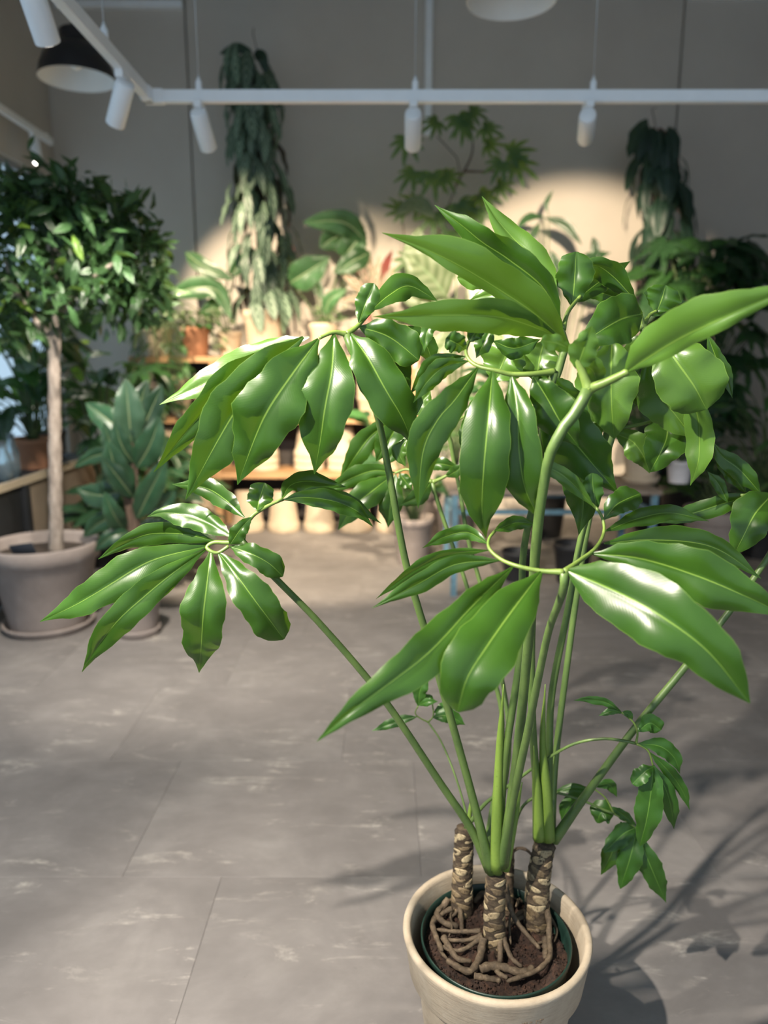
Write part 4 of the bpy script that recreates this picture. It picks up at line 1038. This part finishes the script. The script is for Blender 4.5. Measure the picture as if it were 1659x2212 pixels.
m, nt, b = nmat('clear_glass'); M_cg = m
b.inputs['Base Color'].default_value = (.75, .86, .9, 1); b.inputs['Transmission Weight'].default_value = .9; b.inputs['Roughness'].default_value = .06
for i, (u, r_, h_) in enumerate(((6, .045, .24), (27, .04, .27))):
    q = P(u, 985, 4.35+.14*i); 
    top('glass_vase', MB().lathe([(0, 0), (r_, 0), (r_, h_*.6), (r_*.55, h_*.8), (r_*.5, h_*.97), (r_*.6, h_), (r_*.5, h_), (r_*.42, h_*.8), (r_*.9, h_*.58), (r_*.92, .012), (0, .012)], (max(q.x, XL+.13), q.y, bz), 24).mesh(), M_cg,
        ('shorter' if i == 0 else 'taller, slimmer')+' clear glass vase standing on the low display bench', 'vase', 'glass vases on the bench')
q = P(75, 985, 4.95); q = Vector((q.x, 4.95, bz))
pot_thing('pot', 'wide brown clay pot of the big-leaved plant on the display bench', q, .17, .20, M_oclay, rim=.2)
bush('philodendron', 'big-leaved green philodendron in the brown pot on the display bench', q+Vector((0, 0, .17)), 34, .42, .12, .85, .26, UL_ovate, [M_lm, M_ld, M_lm], 31, up=.1, droop=.6, r_st=.006)
q2 = Vector((-2.47, 5.45, bz)); pot_thing('pot', 'black plastic pot at the far end of the display bench', q2, .13, .20, M_kpot)
bush('philodendron', 'yellow-green philodendron at the far end of the display bench', q2+Vector((0, 0, .17)), 34, .42, .1, .95, .24, UL_big, [M_ly, M_lm, M_lm], 33, up=.4, droop=.4)
q3 = Vector((-1.92, 5.05, 0)); pot_thing('pot', 'dark floor pot between the display bench and the wooden shelf', q3, .19, .32, M_kpot)
q4 = Vector((-1.50, 4.62, 0)); pot_thing('pot', 'black plastic pot on the floor behind the rubber plant', q4, .15, .26, M_kpot)
bush('monstera', 'dark green monstera standing between the display bench and the wooden shelf', q3+Vector((0, 0, .27)), 52, .52, .08, 1.15, .32, UL_big+UL_lobe, [M_ld, M_ld, M_lm], 35, up=.2, droop=.5, r_st=.007)
bush('leafy_plant', 'low dark leafy plant on the floor behind the rubber plant', q4+Vector((0, 0, .22)), 40, .36, .04, .55, .24, UL_big, [M_ld, M_ld, M_lr], 37, up=.3)
# ------------------------------------------------------------------ wooden shelf with clay pots
SY0, SY1 = 5.95, 6.42; SX0, SX1 = P(290, 900, 6.0).x, P(904, 1000, 5.95).x
shelf = thing('wooden_shelf', 'wide wooden shelf unit against the back wall, full of stacked clay pots', 'shelf', ((SX0+SX1)/2, (SY0+SY1)/2, 0))
M_shback = simple('dark_shelf_back', (0.035, 0.03, 0.028), .8, .2, 5)
SZ = [G(600, 1040, 0)*0, 0, 0]
def zat(v, Y): return P(829, v, Y).z
s3, s2, s1 = zat(770, SY0), zat(903, SY0), zat(1022, SY0)
for z in (s1, s2, s3): child('shelf_board', boxm(SX0, SX1, SY0, SY1, z-.045, z, .003), M_wood, shelf, smooth=False)
zb = [0, s1, s2, s3]
xs_ = [SX0, P(476, 1140, 6.1).x, SX1-.06]
for x in xs_:
    for yy in (SY0+.01, SY1-.08):
        for a, q_ in ((0, s1-.045), (s1, s2-.045), (s2, s3-.045)):
            child('post', boxm(x, x+.055, yy, yy+.055, a, q_), M_wood, shelf, smooth=False)
child('back_panel', boxm(SX0, SX1, SY1, SY1+.015, .05, s3-.02), M_shback, shelf, smooth=False)
inv_cache = {}
def inv_pot(x, y, z, r, h, label, group, mat=M_bclay):
    k = (round(r, 3), round(h, 3), mat.name)
    if k not in inv_cache:
        pr = pot_prof(r, h, .22, .66, .007); me = MB().lathe([(a, h-q_) for a, q_ in pr][::-1], (0, 0, 0), 32).mesh('pot'); inv_cache[k] = me
    top('clay_pot', inv_cache[k], mat, label, 'pot', group, loc=(x, y, z))
def up_pot(x, y, z, r, h, label, group, mat=M_bclay):
    k = ('u', round(r, 3), round(h, 3), mat.name)
    if k not in inv_cache: inv_cache[k] = MB().lathe(pot_prof(r, h, .24, .69, .006), (0, 0, 0), 32).mesh('pot')
    top('clay_pot', inv_cache[k], mat, label, 'pot', group, loc=(x, y, z))
ORD = ['first', 'second', 'third', 'fourth', 'fifth', 'sixth', 'seventh', 'eighth', 'ninth']
# floor row, upside down, standing just in front of the shelf posts
for i, u in enumerate((365, 438, 536, 613, 690, 768, 847)):
    q = P(u, 1140, 6.1); inv_pot(q.x, 6.11, 0, 0.138, .34, 'upside-down beige pot on the floor under the shelf, %s from the table end' % ORD[6-i], 'upside-down pots under the shelf')
# stacks on the lowest board: upside down, nested
LOW = ('bottom clay pot', 'middle clay pot', 'topmost clay pot')
for i, u in enumerate((366, 436, 570, 668, 740, 840)):
    q = P(u, 1000, 6.15)
    for k in range(3): inv_pot(q.x, 6.16, s1+.055*k, .128-.0005*k, .245, LOW[k]+', %s upside-down stack on the lowest board from the table end' % ORD[5-i], ('bottom', 'middle', 'top')[k]+' pots of the upside-down stacks')
# tall nested stacks on the middle board: right way up
NST = 5
for i, u in enumerate((332, 388, 444, 545, 610, 668, 735, 796, 856)):
    q = P(u, 860, 6.15)
    for k in range(NST):
        lb = ('bottom', 'second-lowest', 'middle', 'second-highest', 'top')[k]+' clay pot'
        up_pot(q.x, 6.17, s2+.042*k, .097, .17, lb+', %s upright stack on the middle board from the table end' % ORD[8-i], ('lowest' if k == 0 else 'uppermost' if k == NST-1 else 'inner')+' pots of the upright stacks', M_bclay if i % 3 else M_gclay)
# ------------------------------------------------------------------ plants on top of the shelf
def shelf_pot(u, r, h, mat, label, Y=6.16):
    q = P(u, 760, Y); return pot_thing('pot', label, (q.x, Y, s3), r, h, mat), Vector((q.x, Y, s3+h*.86))
_, b1 = shelf_pot(345, .12, .22, M_bclay, 'beige clay pot at the shelf-top end nearest the tree', Y=6.06)
_, b2 = shelf_pot(425, .12, .23, M_oclay, 'warm brown clay pot under the pale trailing plant on the shelf top')
_, b3 = shelf_pot(572, .175, .36, M_bclay, 'large pale pot of the tall silver climbing plant on the shelf top')
_, b4 = shelf_pot(498, .10, .2, M_bclay, 'beige clay pot between the trailing plant and the tall climber')
_, b5 = shelf_pot(700, .12, .26, M_bclay, 'beige clay pot right of the tall climber on the shelf top')
_, b6 = shelf_pot(790, .13, .22, M_kpot, 'black pot of the pink-stemmed plant on the shelf top')
_, b7 = shelf_pot(866, .10, .24, M_bclay, 'beige clay pot at the right end of the shelf top')
traced('alocasia', 'alocasia with drooping arrow leaves, between the trailing plant and the tall climber', b4, 6.1, [
 ([(400,545,0),(440,575,-.1),(505,605,-.15)],34), ([(500,600,0),(515,570,0),(540,545,0)],30),
 ([(368,640,0),(420,622,-.05),(470,628,-.08),(500,690,-.1)],46), ([(330,560,.0),(350,590,.0),(360,640,.0)],24), ([(470,640,.05),(455,665,0),(430,680,0)],30)], M_la, rs=.005)
traced('alocasia', 'broad-leaved alocasia in the beige pot beside the tall climber', b5, 6.1, [
 ([(625,612,0),(660,590,-.1),(712,556,-.12)],66), ([(790,520,0),(740,480,-.1),(655,480,-.12)],52),
 ([(760,500,.05),(720,515,0),(690,535,0)],60), ([(800,545,0),(770,560,-.05),(720,590,-.08)],46), ([(700,680,0),(715,645,-.05),(750,625,-.1)],30),
 ([(745,560,.05),(755,540,0),(790,500,0)],60), ([(665,560,.1),(680,610,.1),(700,650,.1)],30)], M_la, rs=.007)
traced('calathea', 'calathea with pink-striped leaves and red stems on the shelf top', b6, 6.15, [
 ([(800,640,0),(790,600,-.05),(775,555,-.08)],26), ([(805,640,0),(812,600,-.05),(820,550,-.08)],22), ([(795,640,0),(765,610,-.05),(735,590,-.06)],24),
 ([(812,640,0),(835,610,-.05),(850,575,-.06)],26), ([(790,650,0),(765,645,-.05),(735,650,-.06)],20), ([(806,630,.05),(800,590,.05),(798,545,.05)],18),
 ([(815,650,0),(840,640,-.05),(860,645,-.06)],22), ([(800,650,0),(812,680,-.08),(830,700,-.1)],24), ([(798,640,.05),(780,580,.08),(760,530,.1)],22,D(under=True)), ([(806,640,.05),(830,580,.08),(848,540,.1)],22,D(under=True))], M_lpk, stem=M_pink, rs=.004)
bush('small_plant', 'small green plant with round leaves right of the shelf-top clay pot', b7, 26, .2, .02, .26, .09, UL_ovate, [M_lm, M_lg], 44, r_st=.002)
bush('small_plant', 'small pale-leaved plant in front of the broad-leaved alocasia', b5+Vector((.04, -.06, 0)), 24, .15, -.02, .14, .07, UL_ovate, [M_lg, M_lm], 45, r_st=.002)
# climbing plants on tall poles
M_moss = simple('moss_pole', (0.05, 0.04, 0.028), .95, .4, 50, bmp=.8)
def climber(label, base, zt_, x0, x1, n, size, mat, seed, rx=.16):
    r = random.Random(seed); base = Vector(base); root = thing('climbing_plant', label, 'plant', base)
    tp_ = Vector((x1, base.y, zt_)); cc = catmull([base, Vector(((base.x+x0)/2+.01, base.y, (base.z+zt_)/2)), tp_], 16)
    child('moss_pole', MB().tube(cc, [.045]*16, 12).mesh(), M_moss, root)
    line = catmull(cc, 40)
    for i in range(n):
        t = ((i+.5)/n)**.92; c0 = line[min(39, int(t*39))]
        for k in range(40):
            a = r.uniform(PI*.95, PI*2.05) if r.random() < .78 else r.uniform(0, PI)
            out = Vector((math.cos(a), math.sin(a), 0)); rr = rx*r.uniform(.35, 1.0)*(1.12-.35*t)*(1-.012*k)
            p = c0+out*rr+Vector((0, 0, size*.5+r.uniform(-.04, .04)+.004*k))
            d = Vector((out.x*.42+r.uniform(-.28, .28), out.y*.34+r.uniform(-.12, .05), -1))
            if place_leaf(root, leaf_mesh(UL_hang+UL_slim, i, mat), p, d, out+Vector((0, -.15, .25)), size*r.uniform(.75, 1.25)*(1-.008*k), force=k == 39): break
    return root, tp_
z_top = P(545, 118, 6.1).z
cl1, tp1 = climber('tall climbing plant of hanging silver-green leaves on a pole, on the shelf top', b3, z_top-.05, b3.x-.02, P(540, 120, 6.16).x, 230, .25, M_lv, 51, rx=.23)
for pts, w in (([(545,112,0),(510,104,-.05),(474,117,-.06)], 20), ([(548,115,0),(566,125,-.05),(575,160,-.05)], 26), ([(520,130,0),(510,160,-.05),(503,200,-.05)], 26), ([(585,205,-.1),(600,220,-.1),(606,240,-.1)], 14)):
    ww = pxpath(pts, 6.1); child('leaf', blade('leaf', ww, w/FPX*depth(ww[1]), OVATE, 0, seed=w), M_lk, cl1)  # pole-top leaves darker than the rest: shade put into their colour
child('tendril', MB().tube(pxpath([(556,112,0),(551,90,0),(546,72,0),(548,60,0)], 6.12), .004, 5).mesh(), M_stb, cl1)
bush('trailing_plant', 'pale variegated trailing plant spilling over the shelf top', b2+Vector((-.02, -.05, -.02)), 110, .34, -.14, .20, .075, UL_ovate, [M_lg, M_lg, M_lm], 41, up=.1, droop=.5, r_st=.002)
bush('trailing_plant', 'trailing plant hanging in front of the shelf end below the pale one', b1+Vector((.02, -.14, .0)), 90, .25, -.62, .02, .085, UL_ovate, [M_lg, M_lm, M_ld], 42, up=-.2, droop=.5, r_st=.002, ry=.05)
# ------------------------------------------------------------------ floor plants between shelf and table
fc = Vector((P(905, 900, 5.75).x, 5.75, 0)); fp = pot_thing('pot', 'tall grey clay pot on the floor of the tall fingered-leaf plant', fc, .19, .42, M_gclay)
FY = 5.75
tf = thing('fingered_leaf_plant', 'tall thin-stemmed plant with deeply fingered leaves against the back wall', 'plant', (fc.x, fc.y, fp['soil_z']))
for pts in ([(930,960,0),(915,700,0),(930,560,0),(985,400,0),(1000,360,0),(945,295,0)], [(915,720,0),(880,560,0),(870,480,0)], [(985,400,0),(1020,330,0),(1015,260,0)], [(1000,370,0),(1060,370,0),(1090,360,0)], [(960,450,0),(1010,440,0),(1040,415,0)]):
    w = pxpath(pts, FY); w = ([Vector((fc.x, fc.y, fp['soil_z']-.02))]+w[1:]) if pts[0][1] == 960 else w
    child('stem', MB().tube(catmull(w, 16), [.010-.006*i/15 for i in range(16)], 7).mesh(), M_stb, tf)
r = random.Random(61)
for u, v, s, ang, mt in ((990,250,.24,-60,M_lf),(1015,240,.2,-20,M_lf),(945,262,.2,-150,M_lf),(1045,275,.22,-20,M_lf),(1000,262,.22,-90,M_lf),(880,300,.25,-100,M_lf),(895,370,.24,-130,M_lf),(935,375,.26,-80,M_lf),(1050,312,.2,0,M_lf),(1100,330,.26,10,M_lf),(1110,350,.28,-30,M_lf),(1085,350,.22,-120,M_lf),
     (1075,400,.2,-20,M_lf),(960,380,.22,-20,M_lf),(870,455,.2,160,M_lf),(940,460,.28,-95,M_lf),(1035,420,.28,-40,M_lf),(1030,450,.26,-110,M_lf),(990,440,.24,-60,M_lf),(905,440,.24,180,M_lf),(915,520,.28,-90,M_lf),(980,500,.26,-60,M_lf),(890,560,.26,-110,M_lf)):
    p = P(u, v, FY+r.uniform(-.12, .12)); a = math.radians(ang)
    put_leaf(tf, leaf_mesh(UL_lobe, r.randint(0, 1), mt), p, Vector((math.cos(a), -.25, math.sin(a))), Vector((r.uniform(-.3, .3), -1, .5)), s*.85)
gc = Vector((P(990, 900, 5.5).x, 5.5, 0)); gp = pot_thing('pot', 'grey clay pot on the floor of the pale-leaved plant behind the table', gc, .17, .36, M_gclay)
traced('pale_leaf_plant', 'plant with very large pale green leaves behind the philodendron', (gc.x, gc.y, gp['soil_z']-.02), 5.5, [
 ([(965,640,0),(925,590,-.05),(870,545,-.1)],92), ([(880,560,0),(900,520,0),(905,490,0)],40), ([(940,470,.1),(900,440,.1),(850,465,.1)],34),
 ([(955,640,.1),(905,640,.1),(860,610,.1)],60), ([(985,600,.1),(960,560,.1),(950,510,.1)],40), ([(1000,680,.1),(960,670,.05),(900,690,.05)],52),
 ([(1010,620,.1),(1040,590,.1),(1060,545,.1)],40), ([(980,720,0),(950,760,0),(930,810,0)],60), ([(1000,700,0),(1050,720,0),(1090,760,0)],60)], M_lg, rs=.008)
# arching plant
ac = Vector((P(1190, 900, 5.9).x, 5.9, 0)); ap = pot_thing('pot', 'dark clay pot on the floor of the arching plant behind the table', ac, .17, .38, M_kpot)
traced('arching_plant', 'thin arching plant with long drooping leaves against the lit wall', (ac.x, ac.y, ap['soil_z']-.02), 5.9, [
 ([(1175,470,0),(1220,485,-.03),(1258,530,-.05)],22), ([(1175,468,0),(1140,470,-.03),(1112,500,-.05)],16), ([(1185,462,0),(1180,440,0),(1195,410,0)],10),
 ([(1165,480,0),(1150,510,0),(1128,540,0)],18), ([(1230,590,0),(1270,560,0),(1320,545,0)],26), ([(1220,600,0),(1200,570,0),(1190,540,0)],26), ([(1290,560,0),(1285,530,0),(1280,510,0)],20),
 ([(1240,610,.05),(1300,600,.05),(1350,570,.05)],40), ([(1210,640,0),(1180,620,0),(1140,620,0)],40), ([(1250,640,0),(1300,640,0),(1340,660,0)],40)], M_ld, rs=.006, shape=LANCE)
# ------------------------------------------------------------------ right: second climber, monstera, bushes
rc2 = Vector((P(1420, 900, 6.1).x, 6.12, 0)); pp = pot_thing('planter', 'tall dark planter of the right-hand climbing plant', rc2, .17, .55, M_kpot)
mc = Vector((P(1490, 900, 5.8).x, 5.76, 0)); mp_ = pot_thing('planter', 'wide dark planter of the big monstera on the right', mc, .21, .45, M_kpot)
cl2, tp2 = climber('climbing plant with long dark drooping leaves at the pole top, right of the lit wall', (rc2.x, rc2.y, pp['soil_z']-.03), P(1418, 285, 6.05).z, rc2.x, P(1418, 285, 6.05).x, 230, .27, M_lk, 53, rx=.21)
child('tendril', MB().tube(pxpath([(1418,285,0),(1412,250,0),(1408,235,0),(1418,232,0)], 6.05), .004, 5).mesh(), M_stb, cl2)
q = G(1662, 1190, 0); pot_thing('planter', 'tall orange-brown clay planter beside the dark bush', (q.x+.05, 4.85, 0), .15, .62, M_oclay, rim=.08, taper=.9)
q = G(1545, 1195, 0); fpb = pot_thing('planter', 'large grey-beige clay pot standing on the floor right of the blue table', (2.27, 4.95, 0), .215, .42, M_gclay, rim=.22)
bush('monstera', 'huge dark green monstera with split leaves filling the right-hand corner', mc+Vector((0, 0, .38)), 105, .46, .55, 1.90, .34, UL_lobe+UL_big, [M_ld, M_ld, M_lm], 55, up=.15, droop=.45, r_st=.008)
nc = Vector((P(1660, 1000, 5.3).x, 5.3, 0)); np_ = pot_thing('planter', 'black planter of the dark bush at the right', nc, .22, .4, M_kpot)
bush('leafy_plant', 'dark bush with narrow leaves in front of the big monstera on the right', nc+Vector((0, 0, .34)), 95, .62, .1, 1.0, .30, UL_slim+UL_lance, [M_ld, M_ld, M_lm], 57, up=.5, droop=.3, r_st=.006)
# tall orange clay cylinder at the far right
# beige floor pot
bush('leafy_plant', 'low green plant in the grey-beige pot right of the blue table', (2.27, 4.95, fpb['soil_z']-.01), 36, .30, .03, .42, .22, UL_slim, [M_ld, M_lm], 58, up=.5)
# ------------------------------------------------------------------ blue metal table with pots
M_teal = simple('blue_paint', (0.10, 0.20, 0.26), .6, .35, 20)
M_ttop = simple('weathered_wood', (0.24, 0.19, 0.15), .8, .3, 9)
ty0 = 4.30; q0 = P(978, 1060, ty0); q1 = P(1425, 1060, ty0); tz_ = q0.z; tx0, tx1 = q0.x, q1.x; ty1 = ty0+.62
tab = thing('metal_table', 'weathered table with a chipped blue metal frame', 'table', ((tx0+tx1)/2, (ty0+ty1)/2, 0))
nb = 5
for i in range(nb):
    a = ty0+(ty1-ty0)*i/nb; child('table_board', boxm(tx0-.02, tx1+.02, a+.003, ty0+(ty1-ty0)*(i+1)/nb-.003, tz_-.028, tz_, .003), M_ttop, tab, smooth=False)
for x in (tx0, tx1-.035):
    for yy in (ty0+.01, ty1-.045): child('leg', boxm(x, x+.035, yy, yy+.035, 0, tz_-.029), M_teal, tab, smooth=False)
zr = P(1200, 1108, ty0).z
child('rail', boxm(tx0+.036, tx1-.036, ty0+.015, ty0+.04, zr-.014, zr+.014), M_teal, tab, smooth=False)
child('rail', boxm(tx0+.036, tx1-.036, ty1-.04, ty1-.015, zr-.014, zr+.014), M_teal, tab, smooth=False)
for x in (tx0+.005, tx1-.03): child('rail', boxm(x, x+.025, ty0+.046, ty1-.046, zr-.014, zr+.014), M_teal, tab, smooth=False)
def table_pot(u, Y, r, h, mat, label, **k):
    q = P(u, 1040, Y); return pot_thing('pot', label, (q.x, Y, tz_), r, h, mat, **k), Vector((q.x, Y, tz_+h*.86))
_, t1 = table_pot(1383, 4.62, .125, .21, M_bclay, 'beige clay pot on a saucer at the right end of the blue table', saucer=.115)
_, t2 = table_pot(1466, 4.60, .085, .14, M_wclay, 'white glazed pot at the edge of the blue table')
_, t3 = table_pot(1215, 4.60, .12, .12, M_bclay, 'low beige bowl pot in the middle of the blue table')
_, t4 = table_pot(1020, 4.58, .085, .13, M_wclay, 'pale pot of the thread-leaved plant at the left end of the blue table')
_, t5 = table_pot(1110, 4.72, .09, .16, M_oclay, 'orange-brown clay pot on the blue table')
bush('leafy_plant', 'dark leafy plant in the beige pot on the blue table', t1, 44, .26, .05, .55, .17, UL_ovate, [M_ld, M_ld, M_lm], 71, r_st=.003)
bush('leafy_plant', 'small dark plant in the white glazed pot on the blue table', t2, 30, .2, .02, .34, .14, UL_ovate, [M_ld, M_lk], 72, r_st=.003)
bush('leafy_plant', 'low spreading plant in the beige bowl on the blue table', t3, 30, .2, .0, .3, .13, UL_ovate, [M_ld, M_lm], 73, r_st=.003)
r = random.Random(75); th = thing('thread_plant', 'thread-leaved plant with thin tangled green stems on the blue table', 'plant', t4)
own_t = own_id(th); skip_t = soil_at(t4)
for i in range(70):
    for k_ in range(40):
        a = r.uniform(0, 6.283); L = r.uniform(.10, .24); hgt = r.uniform(.12, .38); o_ = Vector((math.cos(a), math.sin(a), 0))
        one = MB().tube(catmull([t4+o_*.02, t4+o_*L*.5+Vector((0, 0, hgt)), t4+o_*L+Vector((0, 0, hgt*.6)), t4+o_*L*1.15+Vector((0, 0, hgt*.15))], 9), [.003]*6+[.002, .0015, .001], 5)
        if not hits(one.v, [tuple(f) for f in one.f], own_t, skip_t): break
    child('stem', one.mesh(), M_stm, th)
bush('leafy_plant', 'dark plant in the orange-brown pot on the blue table', t5, 36, .26, .05, .55, .18, UL_big, [M_ld, M_lm, M_ld], 74, r_st=.003)
# anthurium with pink flowers behind
an = Vector((.205, 5.06, 0)); anp = pot_thing('pot', 'grey clay pot on the floor of the pink anthurium beside the blue table', an, .15, .34, M_gclay)
ant = bush('anthurium', 'anthurium with a few pink flower spikes beside the blue table', (an.x, an.y, anp['soil_z']-.02), 34, .36, .2, .85, .2, UL_heart, [M_ld, M_lm], 76, r_st=.003)
M_pf = simple('pink_flower', (0.75, 0.30, 0.28), .5, .1)
for u, v in ((897, 790), (904, 815), (1009, 712), (905, 1020), (955, 775)):
    q = P(u, v, 4.9); child('flower', MB().lathe([(0, -.03), (.012, -.02), (.014, .01), (.009, .035), (0, .045)], q, 10).mesh(), M_pf, ant)
    child('flower_stalk', MB().tube(catmull([Vector((an.x, an.y, anp['soil_z'])), q.lerp(Vector((an.x, an.y, q.z)), .5)-Vector((0, 0, .2)), q-Vector((0, 0, .02))], 8), .003, 5).mesh(), M_stm, ant)
# under the table: dark pots and a box
for i, (u, yy, r_, h_) in enumerate(((1240, 4.62, .13, .26), (1120, 4.66, .11, .20), (1330, 4.66, .115, .23))):
    q = P(u, 1140, yy); pot_thing('pot', ('widest', 'smallest', 'medium')[i]+' of the black plastic pots stored under the blue table', (q.x, yy, 0), r_, h_, M_kpot, soil=False)
